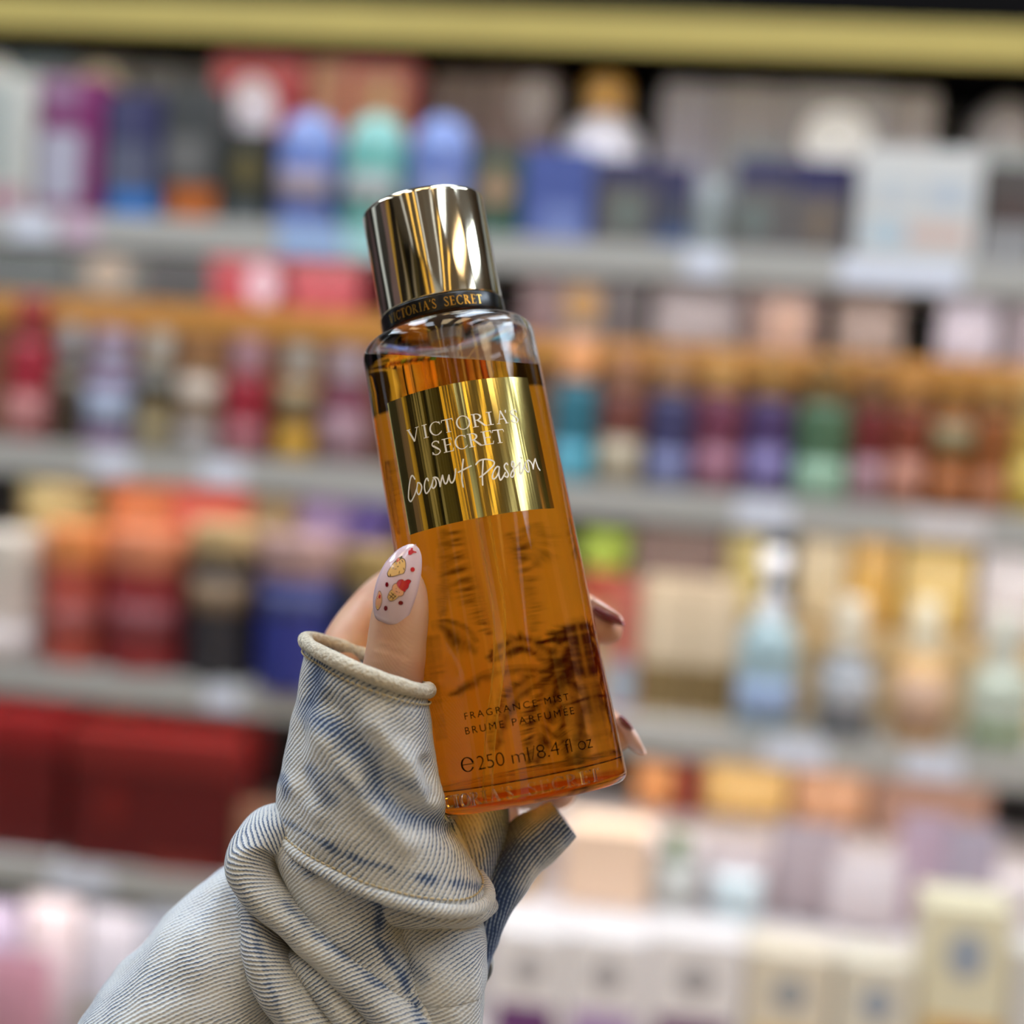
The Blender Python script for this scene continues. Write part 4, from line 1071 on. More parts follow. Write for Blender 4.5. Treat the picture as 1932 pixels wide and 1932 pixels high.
def cloth(name, parts, m, stain_shade=(), thick=0.0):
    """join lofted pieces into one mesh with UVs and a wash attribute painted from stain and shade strokes (photograph pixels)"""
    V, Fs, U = [], [], []
    for (vs, fs, uv) in parts:
        b = len(V); V += vs; U += uv; Fs += [[i+b for i in f] for f in fs]
    V = [push_out(p, 0.0013) for p in V]
    me = mesh(name, V, Fs, True)
    ul = me.uv_layers.new(name='weave')
    for lp in me.loops: ul.data[lp.index].uv = U[lp.vertex_index]
    at = me.attributes.new('wash', 'FLOAT', 'POINT')
    for i, p in enumerate(V):
        x, y = to_px(p); w = 0.0
        for (path, width, amt) in stain_shade:
            dmin = 1e9
            for k in range(len(path)-1):
                ax_, ay_ = path[k]; bx_, by_ = path[k+1]
                dx, dy = bx_-ax_, by_-ay_
                t = max(0, min(1, ((x-ax_)*dx+(y-ay_)*dy)/(dx*dx+dy*dy+1e-9)))
                dmin = min(dmin, math.hypot(x-ax_-dx*t, y-ay_-dy*t))
            dmin += 9*noise.noise(Vector((x/22.0, y/22.0, 0.3)))
            w = max(w, amt*max(0.0, 1-dmin/width)**0.8) if dmin < width else w
        at.data[i].value = w
    o = link(name, me, m)
    return to_person(o)

def denim_mat():
    m = bpy.data.materials.new('light_wash_denim'); m.use_nodes = True
    nt = m.node_tree; N = nt.nodes; Lk = nt.links; b = N['Principled BSDF']
    b.inputs['Roughness'].default_value = 0.9; b.inputs['Specular IOR Level'].default_value = 0.15
    b.inputs['Sheen Weight'].default_value = 0.15
    uv = N.new('ShaderNodeUVMap'); uv.uv_map = 'weave'
    def math_(op, a=None, b_=None, c=None):
        n = N.new('ShaderNodeMath'); n.operation = op
        for i, q in enumerate((a, b_, c)):
            if q is None: continue
            if isinstance(q, (int, float)): n.inputs[i].default_value = q
            else: Lk.new(q, n.inputs[i])
        return n.outputs[0]
    sep = N.new('ShaderNodeSeparateXYZ')
    wob = N.new('ShaderNodeTexNoise'); wob.inputs['Scale'].default_value = 160; wob.inputs['Detail'].default_value = 2
    Lk.new(uv.outputs[0], wob.inputs['Vector'])
    vm = N.new('ShaderNodeVectorMath'); vm.operation = 'SCALE'; vm.inputs['Scale'].default_value = 0.0011
    Lk.new(wob.outputs['Color'], vm.inputs[0])
    va = N.new('ShaderNodeVectorMath'); va.operation = 'ADD'; Lk.new(uv.outputs[0], va.inputs[0]); Lk.new(vm.outputs[0], va.inputs[1])
    Lk.new(va.outputs[0], sep.inputs[0])
    PER = 0.00118
    ph = math_('MULTIPLY', sep.outputs[0], 1/PER)
    ridge = math_('SINE', math_('MULTIPLY', ph, 2*math.pi))               # diagonal twill ridge
    row = math_('FLOOR', math_('ADD', ph, 0.25))
    seg = math_('SINE', math_('ADD', math_('MULTIPLY', sep.outputs[1], 2*math.pi/0.00125), math_('ADD', math_('MULTIPLY', row, 2.1), math_('MULTIPLY', ph, 3.0))))
    n1 = N.new('ShaderNodeTexNoise'); n1.inputs['Scale'].default_value = 38; n1.inputs['Detail'].default_value = 4
    Lk.new(uv.outputs[0], n1.inputs['Vector'])
    n2 = N.new('ShaderNodeTexNoise'); n2.inputs['Scale'].default_value = 900; n2.inputs['Detail'].default_value = 2
    Lk.new(uv.outputs[0], n2.inputs['Vector'])
    at = N.new('ShaderNodeAttribute'); at.attribute_name = 'wash'
    # amount of indigo left on the ridge
    v = math_('ADD', math_('MULTIPLY', ridge, 0.60), math_('MULTIPLY', seg, 0.13))
    v = math_('ADD', v, math_('MULTIPLY', math_('SUBTRACT', n2.outputs['Fac'], 0.5), 0.9))
    v = math_('ADD', v, math_('MULTIPLY', math_('SUBTRACT', n1.outputs['Fac'], 0.52), -2.2))
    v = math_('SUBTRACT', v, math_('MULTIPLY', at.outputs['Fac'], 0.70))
    mr = N.new('ShaderNodeMapRange'); mr.interpolation_type = 'SMOOTHSTEP'; mr.inputs[1].default_value = -0.88; mr.inputs[2].default_value = -0.06
    Lk.new(v, mr.inputs[0])
    cr = N.new('ShaderNodeValToRGB')
    cr.color_ramp.elements[0].position = 0.0; cr.color_ramp.elements[0].color = lin((78, 96, 128))
    cr.color_ramp.elements[1].position = 1.0; cr.color_ramp.elements[1].color = lin((208, 213, 216))
    e_ = cr.color_ramp.elements.new(0.5); e_.color = lin((150, 164, 184))
    Lk.new(mr.outputs[0], cr.inputs[0])
    # faint yellowing in patches
    n3 = N.new('ShaderNodeTexNoise'); n3.inputs['Scale'].default_value = 22; n3.inputs['Detail'].default_value = 2
    Lk.new(uv.outputs[0], n3.inputs['Vector'])
    mm = N.new('ShaderNodeMapRange'); mm.inputs[1].default_value = 0.45; mm.inputs[2].default_value = 0.75; mm.inputs[3].default_value = 0; mm.inputs[4].default_value = 0.4
    Lk.new(n3.outputs['Fac'], mm.inputs[0])
    mx = N.new('ShaderNodeMix'); mx.data_type = 'RGBA'; mx.blend_type = 'MULTIPLY'; mx.inputs[7].default_value = (0.94, 0.86, 0.68, 1)
    Lk.new(mm.outputs[0], mx.inputs[0]); Lk.new(cr.outputs[0], mx.inputs[6])
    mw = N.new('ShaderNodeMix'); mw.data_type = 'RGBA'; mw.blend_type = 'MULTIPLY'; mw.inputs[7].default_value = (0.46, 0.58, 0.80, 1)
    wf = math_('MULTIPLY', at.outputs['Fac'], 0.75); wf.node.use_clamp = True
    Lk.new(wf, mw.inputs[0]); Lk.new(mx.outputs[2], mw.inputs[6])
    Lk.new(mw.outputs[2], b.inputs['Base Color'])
    hgt = math_('ADD', math_('MULTIPLY', ridge, 0.6), math_('MULTIPLY', seg, 0.14))
    bp = N.new('ShaderNodeBump'); bp.inputs['Strength'].default_value = 0.55; bp.inputs['Distance'].default_value = 0.0004
    Lk.new(hgt, bp.inputs['Height']); Lk.new(bp.outputs[0], b.inputs['Normal'])
    return m
m_denim = denim_mat()
m_hem = mat('frayed_denim_edge', (196, 190, 174), 0.9, 0, 0.30, 900, 0, 0.2, 0.9)
m_thread = mat('tan_thread', (186, 172, 138), 0.8, 0, 0.12, 300)

def px_len(n, d): return n*d/F

# ---- cuff: loops from the hem down to the seam; L and R are the silhouettes in the photograph
CUFF = [  # Lx, Ly, Rx, Ry, depth centre, depth half size (m), sag of the front in px
    (580, 1206, 806, 1300, 0.396, 0.0200, -4),
    (561, 1290, 815, 1390, 0.396, 0.0205, 8),
    (541, 1388, 832, 1470, 0.397, 0.0210, 16),
    (526, 1478, 858, 1552, 0.399, 0.0220, 22),
    (523, 1546, 920, 1694, 0.401, 0.0235, 26)]
def fold(x, y, path, width, amp):
    dmin = 1e9
    for k in range(len(path)-1):
        ax_, ay_ = path[k]; bx_, by_ = path[k+1]; dx, dy = bx_-ax_, by_-ay_
        t = max(0, min(1, ((x-ax_)*dx+(y-ay_)*dy)/(dx*dx+dy*dy+1e-9)))
        dmin = min(dmin, math.hypot(x-ax_-dx*t, y-ay_-dy*t))
    return amp*math.exp(-(dmin/width)**2)
CUFF_FOLDS = [([(590, 1250), (570, 1330), (560, 1420), (575, 1500)], 20, -0.0016),
              ([(620, 1330), (690, 1420), (720, 1480), (790, 1540), (850, 1570)], 26, -0.0026),
              ([(585, 1360), (640, 1440), (700, 1530), (760, 1590)], 24, 0.0016),
              ([(700, 1370), (770, 1440), (810, 1500)], 26, 0.0018),
              ([(800, 1440), (815, 1500)], 14, -0.002),
              ([(548, 1480), (600, 1540)], 16, 0.0012)]
def cuff_rings(n_t=64, n_a=160, t0=0.0, t1=1.0, grow=0.0, folds=True):
    L = catmull(CUFF, 201); rings = []
    for j in range(n_t):
        t = t0+(t1-t0)*j/(n_t-1); q = L[int(round(t*200))]
        d = q[4]; l = P(q[0], q[1], d+0.001); r = P(q[2], q[3], d-0.0125)
        c = (l+r)/2; A = (r-l)/2
        D = FW*q[5]-UP*(-px_len(q[6], d))*-1.0
        D = FW*q[5]+UP*px_len(q[6], d)
        rg = []
        for i in range(n_a):
            a = 2*math.pi*i/n_a
            k = 1+grow/A.length
            p = c+A*k*math.cos(a)+D*k*math.sin(a)
            if folds and math.sin(a) < 0.2:
                x, y = to_px(p); nrm = (A.normalized()*math.cos(a)/1.0+D.normalized()*math.sin(a)).normalized()
                s = sum(fold(x, y, *f) for f in CUFF_FOLDS)
                s += 0.0007*noise.noise(Vector((x/60, y/60, 5.0)))
                p = p+nrm*s
            rg.append(p)
        rings.append(rg)
    return rings
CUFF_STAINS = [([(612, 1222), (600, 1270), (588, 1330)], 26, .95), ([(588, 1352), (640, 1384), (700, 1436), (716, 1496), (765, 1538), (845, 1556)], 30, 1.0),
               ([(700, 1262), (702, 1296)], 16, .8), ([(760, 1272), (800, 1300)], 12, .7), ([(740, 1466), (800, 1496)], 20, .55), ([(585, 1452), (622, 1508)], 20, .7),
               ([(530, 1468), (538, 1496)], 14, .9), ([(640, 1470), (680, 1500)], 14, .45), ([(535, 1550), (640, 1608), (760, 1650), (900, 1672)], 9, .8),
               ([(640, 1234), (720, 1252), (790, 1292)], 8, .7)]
cuff = cloth('jacket_cuff', [loft(cuff_rings(), math.radians(136))], m_denim, CUFF_STAINS)
cuff['label'] = 'turned-up light denim cuff with blue wash marks'
cuff.modifiers.new('thickness', 'SOLIDIFY').thickness = -0.0011

def path_tube(name, pts, r, m, n=12, flat=1.0, uvrot=0.0, denim=False, stain_shade=()):
    """soft tube along world points"""
    rings = []
    for i, p in enumerate(pts):
        t = (pts[min(i+1, len(pts)-1)]-pts[max(i-1, 0)]).normalized()
        s = t.cross(FW).normalized(); d = s.cross(t)
        rr = r*(1+0.12*noise.noise(p*180))
        rings.append([p+s*rr*math.cos(2*math.pi*k/n)+d*rr*flat*math.sin(2*math.pi*k/n) for k in range(n)])
    return loft(rings, uvrot)
hem_loop = [p for p in cuff_rings(2, 220, 0.004, 0.006, 0.0004, False)[0]]; hem_loop.append(hem_loop[0]); hem_loop.append(hem_loop[1])
hem = cloth('cuff_hem', [path_tube('hem', hem_loop, 0.0021, m_denim, 14, 1.0, math.radians(70))], m_hem)
hem['label'] = 'rolled frayed hem of the cuff'
seam_loop = cuff_rings(2, 220, 0.985, 0.99, 0.0006, False)[0]; seam_loop.append(seam_loop[0]); seam_loop.append(seam_loop[1])
seam = cloth('cuff_seam', [path_tube('seam', seam_loop, 0.0019, m_denim, 14, 0.8, math.radians(60))], m_denim)
seam['label'] = 'raised seam joining cuff and sleeve'
def stitches(name, loop, ln=0.0013, gap=0.00045, r=0.00032, skip=None):
    V, Fs = [], []
    acc = 0.0; cur = []; pts = []
    # resample
    total = []
    for i in range(len(loop)-1):
        total.append((loop[i], (loop[i+1]-loop[i]).length))
    def at_len(s):
        for i in range(len(loop)-1):
            l = (loop[i+1]-loop[i]).length
            if s <= l: return loop[i].lerp(loop[i+1], s/l if l else 0)
            s -= l
        return loop[-1]
    L = sum(t[1] for t in total); s = 0.0
    while s+ln < L:
        a, b = at_len(s), at_len(s+ln); d = (b-a).normalized()
        sd = d.cross(FW).normalized(); up = sd.cross(d); n = 6; base = len(V)
        for k, (f, rr) in enumerate(((0, .4), (.2, 1), (.8, 1), (1, .4))):
            c = a.lerp(b, f)
            for i in range(n): q = 2*math.pi*i/n; V.append(c+sd*r*rr*math.cos(q)+up*r*rr*math.sin(q))
        for k in range(3):
            for i in range(n): Fs.append([base+k*n+i, base+k*n+(i+1) % n, base+(k+1)*n+(i+1) % n, base+(k+1)*n+i])
        s += ln+gap
    V = [push_out(p, 0.0016) for p in V]
    o = link(name, mesh(name, V, Fs, True), m_thread)
    return to_person(o)
lp = cuff_rings(2, 220, 0.085, 0.09, 0.0007)[0]
stitches('hem_stitching', lp)['label'] = 'tan stitching under the hem'
lp = cuff_rings(2, 220, 0.935, 0.94, 0.0007)[0]
stitches('seam_stitching', lp)['label'] = 'tan stitching above the seam'

# ---- sleeve: overlapping rolls of cloth
def roll(spine, n=60, na=72, slope=28.0, wr=0.0008, k=2.2, seed=0.0, uvoff=(0, 0), sc=1.05):
    """spine points: px, py, depth, half width px, half depth (m); slope: direction of the twill in degrees"""
    L = catmull(spine, n); C = [P(q[0], q[1], q[2]) for q in L]; rings = []
    i0, i1 = n//2-3, n//2+3
    tx, ty = L[i1][0]-L[i0][0], L[i1][1]-L[i0][1]; tl = math.hypot(tx, ty); tx /= tl; ty /= tl
    sx_, sy_ = ty, -tx                                  # across direction on screen (right of a downward spine)
    gx, gy = math.cos(math.radians(slope)), -math.sin(math.radians(slope))
    uvrot = math.atan2(gx*sx_+gy*sy_, gx*tx+gy*ty)
    for i, q in enumerate(L):
        t = (C[min(i+1, n-1)]-C[max(i-1, 0)]).normalized()
        s = t.cross(FW).normalized(); dp = s.cross(t).normalized()
        if dp.dot(FW) < 0: dp = -dp
        rg = sleeve_ring(C[i], s*px_len(q[3], q[2]), dp*q[4], na, k)
        rr = []
        for p in rg:
            nv = (p-C[i]).normalized()
            rr.append(p+nv*wr*(noise.noise(p*55+Vector((seed, 0, 0)))+0.5*noise.noise(p*130+Vector((0, seed, 0)))))
        rings.append(rr)
    for e_, q in ((0, 0), (-1, len(rings)+1)):
        c_ = sum(rings[e_], Vector())/len(rings[e_]); rings.insert(q, [c_+(p-c_)*0.02 for p in rings[e_]])
    vs, fs, uv = loft(rings, uvrot, True, uvoff)
    return vs, fs, [(a*sc, b*sc) for a, b in uv]
R = math.radians
rolls = [
    # big outer sleeve at the lower left
    roll([(562, 1636, .416, 56, .015), (486, 1712, .4135, 100, .023), (430, 1800, .411, 142, .0285), (382, 1900, .409, 176, .032), (334, 2020, .407, 202, .034), (270, 2180, .405, 215, .036), (170, 2420, .404, 240, .040)], 90, 110, 24, .0016, 2.2, 1.0),
    # upper left bulge running down to the right as a diagonal roll
    roll([(566, 1530, .404, 24, .008), (512, 1572, .400, 54, .014), (484, 1622, .397, 56, .016), (500, 1672, .394, 46, .015), (556, 1728, .3915, 42, .013), (624, 1786, .3900, 44, .013), (700, 1852, .389, 50, .014), (780, 1932, .388, 58, .015), (830, 2040, .389, 64, .016), (800, 2200, .392, 80, .02), (680, 2420, .398, 100, .025)], 100, 72, 22, .0011, 2.0, 2.0),
    # cloth between the seam and the diagonal roll
    roll([(570, 1560, .406, 44, .016), (618, 1615, .4000, 80, .018), (652, 1680, .3965, 84, .0175), (692, 1760, .3945, 74, .0165), (738, 1832, .3930, 66, .015), (792, 1920, .3920, 62, .015), (840, 2030, .392, 64, .016), (820, 2200, .396, 80, .02), (700, 2420, .400, 100, .025)], 90, 80, 32, .0013, 2.3, 3.0),
    # bulge right under the seam, right half
    roll([(700, 1690, .400, 26, .010), (745, 1700, .3960, 42, .0125), (805, 1706, .3945, 46, .0130), (865, 1706, .3965, 40, .0120), (915, 1700, .402, 18, .006)], 70, 60, 26, .0008, 2.1, 6.0),
    # lower right half of the sleeve
    roll([(800, 1690, .424, 64, .014), (824, 1742, .4135, 86, .018), (836, 1800, .4000, 90, .0205), (842, 1860, .3985, 80, .020), (836, 1930, .398, 74, .020), (818, 2030, .400, 88, .022), (720, 2220, .404, 150, .030), (560, 2460, .406, 200, .036)], 90, 90, 20, .0016, 2.3, 4.0),
    # pleat falling along the inner seam of the sleeve
    roll([(704, 1668, .3990, 18, .008), (722, 1716, .3935, 26, .009), (722, 1772, .3905, 26, .009), (752, 1830, .3890, 30, .0095), (790, 1896, .388, 36, .010), (822, 1970, .388, 40, .011), (810, 2120, .393, 46, .012)], 80, 52, 30, .0008, 2.1, 5.0),
    # curled pleat under the diagonal roll
    roll([(478, 1700, .401, 18, .008), (490, 1740, .395, 30, .011), (500, 1790, .3915, 38, .012), (528, 1850, .3900, 46, .013), (580, 1920, .3895, 54, .014), (630, 2020, .390, 62, .016), (600, 2200, .394, 80, .02), (500, 2420, .398, 100, .025)], 80, 64, 12, .0010, 2.0, 7.0),
    # lower pleat
    roll([(556, 1796, .398, 20, .008), (600, 1826, .3920, 32, .010), (650, 1886, .3895, 40, .011), (700, 1966, .3885, 48, .012), (730, 2046, .389, 54, .014), (690, 2200, .393, 80, .02), (580, 2420, .398, 100, .025)], 70, 56, 18, .0010, 2.0, 8.0),
]
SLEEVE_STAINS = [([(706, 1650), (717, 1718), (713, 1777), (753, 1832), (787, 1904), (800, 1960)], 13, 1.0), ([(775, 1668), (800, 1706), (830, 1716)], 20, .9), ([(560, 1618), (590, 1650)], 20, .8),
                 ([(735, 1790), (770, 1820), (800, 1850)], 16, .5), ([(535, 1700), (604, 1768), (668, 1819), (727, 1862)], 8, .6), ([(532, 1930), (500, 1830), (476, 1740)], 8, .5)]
sleeve = cloth('jacket_sleeve', rolls, m_denim, SLEEVE_STAINS)
sleeve['label'] = 'rumpled light-wash denim sleeve in deep folds'

# ---- far side of the open cuff, behind and below the bottle
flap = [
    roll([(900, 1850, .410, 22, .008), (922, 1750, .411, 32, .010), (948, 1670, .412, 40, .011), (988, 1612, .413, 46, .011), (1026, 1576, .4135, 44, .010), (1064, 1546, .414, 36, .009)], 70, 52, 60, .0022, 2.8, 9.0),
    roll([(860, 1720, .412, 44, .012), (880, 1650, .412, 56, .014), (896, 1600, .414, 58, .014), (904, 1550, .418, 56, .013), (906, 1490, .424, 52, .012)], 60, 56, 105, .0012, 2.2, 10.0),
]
fl = cloth('cuff_far_side', flap, m_denim, [([(962, 1540), (950, 1660), (925, 1800)], 56, 1.6), ([(985, 1600), (1066, 1560)], 50, 1.3)])  # blue wash, strengthened to put the shadow on this side into its colour
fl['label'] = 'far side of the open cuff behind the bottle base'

# ---- hand
def finger(pts, n=40, na=28):
    """pts: px, py, depth, half width px, half depth (m)"""
    L = catmull(pts, n); C = [P(q[0], q[1], q[2]) for q in L]; rings = []
    for i, q in enumerate(L):
        t = (C[min(i+1, n-1)]-C[max(i-1, 0)]).normalized()
        s = t.cross(FW).normalized(); dp = s.cross(t).normalized()
        rings.append([C[i]+s*px_len(q[3], q[2])*math.cos(2*math.pi*k/na)+dp*q[4]*math.sin(2*math.pi*k/na) for k in range(na)])
    V, Fs = [], []
    for rg in rings: V += rg
    for j in range(n-1):
        for k in range(na): Fs.append([j*na+k, j*na+(k+1) % na, (j+1)*na+(k+1) % na, (j+1)*na+k])
    V.append(C[0]); V.append(C[-1]); a = len(V)-2
    for k in range(na):
        Fs.append([a, (k+1) % na, k]); Fs.append([a+1, (n-1)*na+k, (n-1)*na+(k+1) % na])
    return V, Fs
HAND = [
    # thumb, lying along the left front of the bottle
    finger([(706, 1470, .404, 66, .0125), (722, 1390, .398, 64, .0115), (736, 1310, .393, 62, .0105), (746, 1245, .3895, 59, .0098), (751, 1200, .3880, 57, .0092), (756, 1160, .3870, 55, .0090), (763, 1122, .3868, 48, .0082), (770, 1096, .3870, 36, .0066), (775, 1080, .3874, 20, .0042), (777, 1072, .3878, 4, .001)], 60),
    # index finger: from the hand behind the thumb, up and around the back of the bottle
    finger([(632, 1330, .416, 56, .0110), (660, 1240, .420, 62, .0105), (700, 1172, .428, 58, .0098), (760, 1118, .450, 54, .0092), (860, 1106, .4650, 52, .0086), (960, 1122, .4660, 50, .0082), (1040, 1142, .4550, 48, .0080), (1100, 1164, .4400, 44, .0074), (1136, 1182, .4330, 36, .0064), (1156, 1194, .4290, 22, .0042), (1163, 1198, .4275, 4, .001)], 70),
    # middle finger
    finger([(640, 1440, .424, 66, .0115), (720, 1366, .440, 62, .0105), (820, 1330, .4620, 56, .0094), (940, 1332, .4680, 54, .0088), (1050, 1346, .4570, 50, .0082), (1110, 1360, .4400, 44, .0074), (1150, 1380, .4330, 36, .0064), (1172, 1400, .4290, 22, .0044), (1180, 1410, .4275, 4, .001)], 70),
    # ring finger, tucked under the base
    finger([(660, 1540, .426, 62, .0105), (740, 1480, .440, 58, .0098), (840, 1470, .4560, 52, .0090), (940, 1476, .4600, 48, .0084), (1020, 1488, .4550, 42, .0076), (1060, 1496, .4450, 30, .006), (1074, 1502, .4430, 5, .001)], 60),
    # little finger
    finger([(690, 1640, .424, 54, .0095), (760, 1570, .434, 48, .0088), (840, 1540, .4440, 42, .0080), (910, 1536, .4480, 38, .0074), (960, 1540, .4470, 30, .006), (978, 1544, .446, 5, .001)], 60),
    # palm and wrist
    finger([(610, 1900, .418, 70, .015), (615, 1780, .418, 66, .015), (620, 1650, .417, 84, .0160), (646, 1540, .416, 96, .016), (664, 1440, .417, 98, .0155), (664, 1360, .417, 84, .013), (650, 1300, .417, 52, .009)], 60, 36),
]
V, Fs = [], []
for vs, fs in HAND:
    b = len(V); V += vs; Fs += [[i+b for i in f] for f in fs]
tmp = link('hand_tmp', mesh('hand_tmp', V, Fs))
bmx = bmesh.new(); bmx.from_mesh(tmp.data); bmesh.ops.recalc_face_normals(bmx, faces=bmx.faces); bmx.to_mesh(tmp.data); bmx.free()
rm = tmp.modifiers.new('r', 'REMESH'); rm.mode = 'VOXEL'; rm.voxel_size = 0.0009; rm.use_smooth_shade = True
sm = tmp.modifiers.new('s', 'SMOOTH'); sm.factor = 0.5; sm.iterations = 6
dg = bpy.context.evaluated_depsgraph_get()
hme = bpy.data.meshes.new_from_object(tmp.evaluated_get(dg)); hme.name = 'hand'
hme.materials.clear()
bpy.data.objects.remove(tmp)
hme.polygons.foreach_set('use_smooth', [True]*len(hme.polygons))
def skin_mat():
    m = bpy.data.materials.new('skin'); m.use_nodes = True
    nt = m.node_tree; N = nt.nodes; Lk = nt.links; b = N['Principled BSDF']
    tc = N.new('ShaderNodeTexCoord')
    n1 = N.new('ShaderNodeTexNoise'); n1.inputs['Scale'].default_value = 55; n1.inputs['Detail'].default_value = 3
    Lk.new(tc.outputs['Object'], n1.inputs['Vector'])
    mx = N.new('ShaderNodeMix'); mx.data_type = 'RGBA'; mx.inputs[6].default_value = lin((210, 168, 140)); mx.inputs[7].default_value = lin((198, 142, 118))
    mr = N.new('ShaderNodeMapRange'); mr.inputs[1].default_value = .4; mr.inputs[2].default_value = .7
    Lk.new(n1.outputs['Fac'], mr.inputs[0]); Lk.new(mr.outputs[0], mx.inputs[0]); Lk.new(mx.outputs[2], b.inputs['Base Color'])
    b.inputs['Roughness'].default_value = 0.45
    b.inputs['Subsurface Weight'].default_value = 0.25; b.inputs['Subsurface Radius'].default_value = (0.004, 0.0015, 0.0008); b.inputs['Subsurface Scale'].default_value = 1.0
    mp = N.new('ShaderNodeMapping'); mp.inputs['Rotation'].default_value = (0.2, 0.5, 0.6)
    wv = N.new('ShaderNodeTexWave'); wv.inputs['Scale'].default_value = 420; wv.inputs['Distortion'].default_value = 3.0; wv.inputs['Detail'].default_value = 1
    Lk.new(tc.outputs['Object'], mp.inputs[0]); Lk.new(mp.outputs[0], wv.inputs['Vector'])
    bp = N.new('ShaderNodeBump'); bp.inputs['Strength'].default_value = 0.06; bp.inputs['Distance'].default_value = 0.0003
    Lk.new(wv.outputs['Fac'], bp.inputs['Height']); Lk.new(bp.outputs[0], b.inputs['Normal'])
    return m
hand = to_person(link('hand', hme, skin_mat())); hand['label'] = 'hand gripping the bottle, thumb in front'
# thumb knuckle creases: shallow grooves pressed into the skin
for v in hme.vertices:
    x, y = to_px(v.co)
    if 660 < x < 812 and 1190 < y < 1300 and (v.co-CAM).dot(FW) < 0.392:
        s = sum(fold(x, y, pth, w, a) for pth, w, a in (([(690, 1214), (720, 1206), (748, 1212)], 3.0, .00035), ([(684, 1226), (716, 1220), (752, 1232), (768, 1240)], 3.0, .00035), ([(700, 1198), (730, 1194)], 2.5, .00025), ([(690, 1240), (730, 1240)], 2.5, .0002)))
        v.co += FW*s
for v in hme.vertices: v.co = push_out(v.co, 0.0004)

# ---- nails
def gloss(name, rgb, var=0.05, rough=0.12):
    return mat(name, rgb, rough, 0, var, 200, 0.6)
m_nail = gloss('milky_lilac_polish', (214, 190, 200))
NAIL = catmull([(731, 1180, 4, .3792), (732, 1177, 18, .3786), (734, 1170, 29, .3778), (739, 1144, 37, .3766), (748, 1110, 40, .3760), (760, 1074, 36, .3766), (772, 1046, 25, .3778), (778, 1033, 14, .3785), (779.5, 1029, 8, .3788), (780.5, 1027, 3.5, .3790)], 200)
NAXIS = Vector((780-735, 1026-1172)).normalized(); NPERP = Vector((-NAXIS.y, NAXIS.x))
def nail_surface(t, x, off=0.0):
    """t 0..1 along, x -1..1 across"""
    i = t*(len(NAIL)-1); k = min(int(i), len(NAIL)-2); f = i-k
    q = [a+(b-a)*f for a, b in zip(NAIL[k], NAIL[k+1])]
    px = q[0]+NPERP.x*q[2]*x; py = q[1]+NPERP.y*q[2]*x
    curve = (x*x)*px_len(q[2], .38)*0.50
    # the plate is turned to the left: its left side falls away less than its right one
    return P(px, py, q[3]+curve-off-0.0006*x)
def nail_at(px, py, off):
    best = None
    for i in range(len(NAIL)):
        q = NAIL[i]; dx, dy = px-q[0], py-q[1]
        al = dx*NAXIS.x+dy*NAXIS.y
        if best is None or abs(al) < best[0]: best = (abs(al), i, dx*NPERP.x+dy*NPERP.y)
    q = NAIL[best[1]]; x = max(-1, min(1, best[2]/max(q[2], 1)))
    curve = (x*x)*px_len(q[2], .38)*0.50
    return P(px, py, q[3]+curve-off-0.0006*x)
def plate(name, surf, m, nt_=30, nx=16, th=0.0007):
    V, Fs = [], []
    for j in range(nt_+1):
        for i in range(nx+1): V.append(surf(j/nt_, i/nx*2-1))
    for j in range(nt_):
        for i in range(nx): a = j*(nx+1)+i; Fs.append([a, a+1, a+nx+2, a+nx+1])
    me = mesh(name, V, Fs, True)
    bm = bmesh.new(); bm.from_mesh(me)
    bm.normal_update()
    f = bm.faces[:][len(bm.faces)//2] if False else None
    bm.to_mesh(me); bm.free()
    if sum(p.normal.dot(FW) for p in me.polygons) > 0: me.flip_normals()
    o = link(name, me, m)
    md = o.modifiers.new('thickness', 'SOLIDIFY'); md.thickness = th; md.offset = -1
    o.parent = hand
    return o
plate('thumb_nail', nail_surface, m_nail)['label'] = 'long almond thumb nail with pastry pictures'
def decal(name, polys, label):
    """polys: list of (points in photograph pixels, material)"""
    mats = []; V, Fs, MI = [], [], []
    for lv, (pts, m) in enumerate(polys):
        if m not in mats: mats.append(m)
        off = 0.00010+0.00004*lv
        if len(pts) > 4: pts = catmull(list(pts)+[pts[0]], len(pts)*3+1)[:-1]
        cx = sum(p[0] for p in pts)/len(pts); cy = sum(p[1] for p in pts)/len(pts)
        b = len(V); V.append(nail_at(cx, cy, off))
        for fr in (0.5, 1.0):
            for p in pts: V.append(nail_at(cx+(p[0]-cx)*fr, cy+(p[1]-cy)*fr, off))
        n = len(pts)
        for i in range(n):
            k = (i+1) % n
            Fs.append([b, b+1+i, b+1+k]); MI.append(mats.index(m))
            Fs.append([b+1+i, b+1+n+i, b+1+n+k, b+1+k]); MI.append(mats.index(m))
    me = mesh(name, V, Fs, True)
    for m in mats: me.materials.append(m)
    me.polygons.foreach_set('material_index', MI)
    o = link(name, me); o.parent = hand; o['label'] = label
    return o
Z = lambda pts: [(690+x*.08282, 1010+y*.08282) for x, y in pts]
def grow(pts, k):
    cx = sum(p[0] for p in pts)/len(pts); cy = sum(p[1] for p in pts)/len(pts)
    return [(cx+(x-cx)*k, cy+(y-cy)*k) for x, y in pts]
def oval(cx, cy, rx, ry, n=14, rot=0.0):
    return [(cx+rx*math.cos(a)*math.cos(rot)-ry*math.sin(a)*math.sin(rot), cy+rx*math.cos(a)*math.sin(rot)+ry*math.sin(a)*math.cos(rot)) for a in [2*math.pi*i/n for i in range(n)]]
m_out = gloss('nail_outline', (58, 34, 30)); m_tan = gloss('nail_tan', (222, 178, 112)); m_red = gloss('nail_red', (188, 40, 48)); m_wine = gloss('nail_wine', (116, 10, 24))
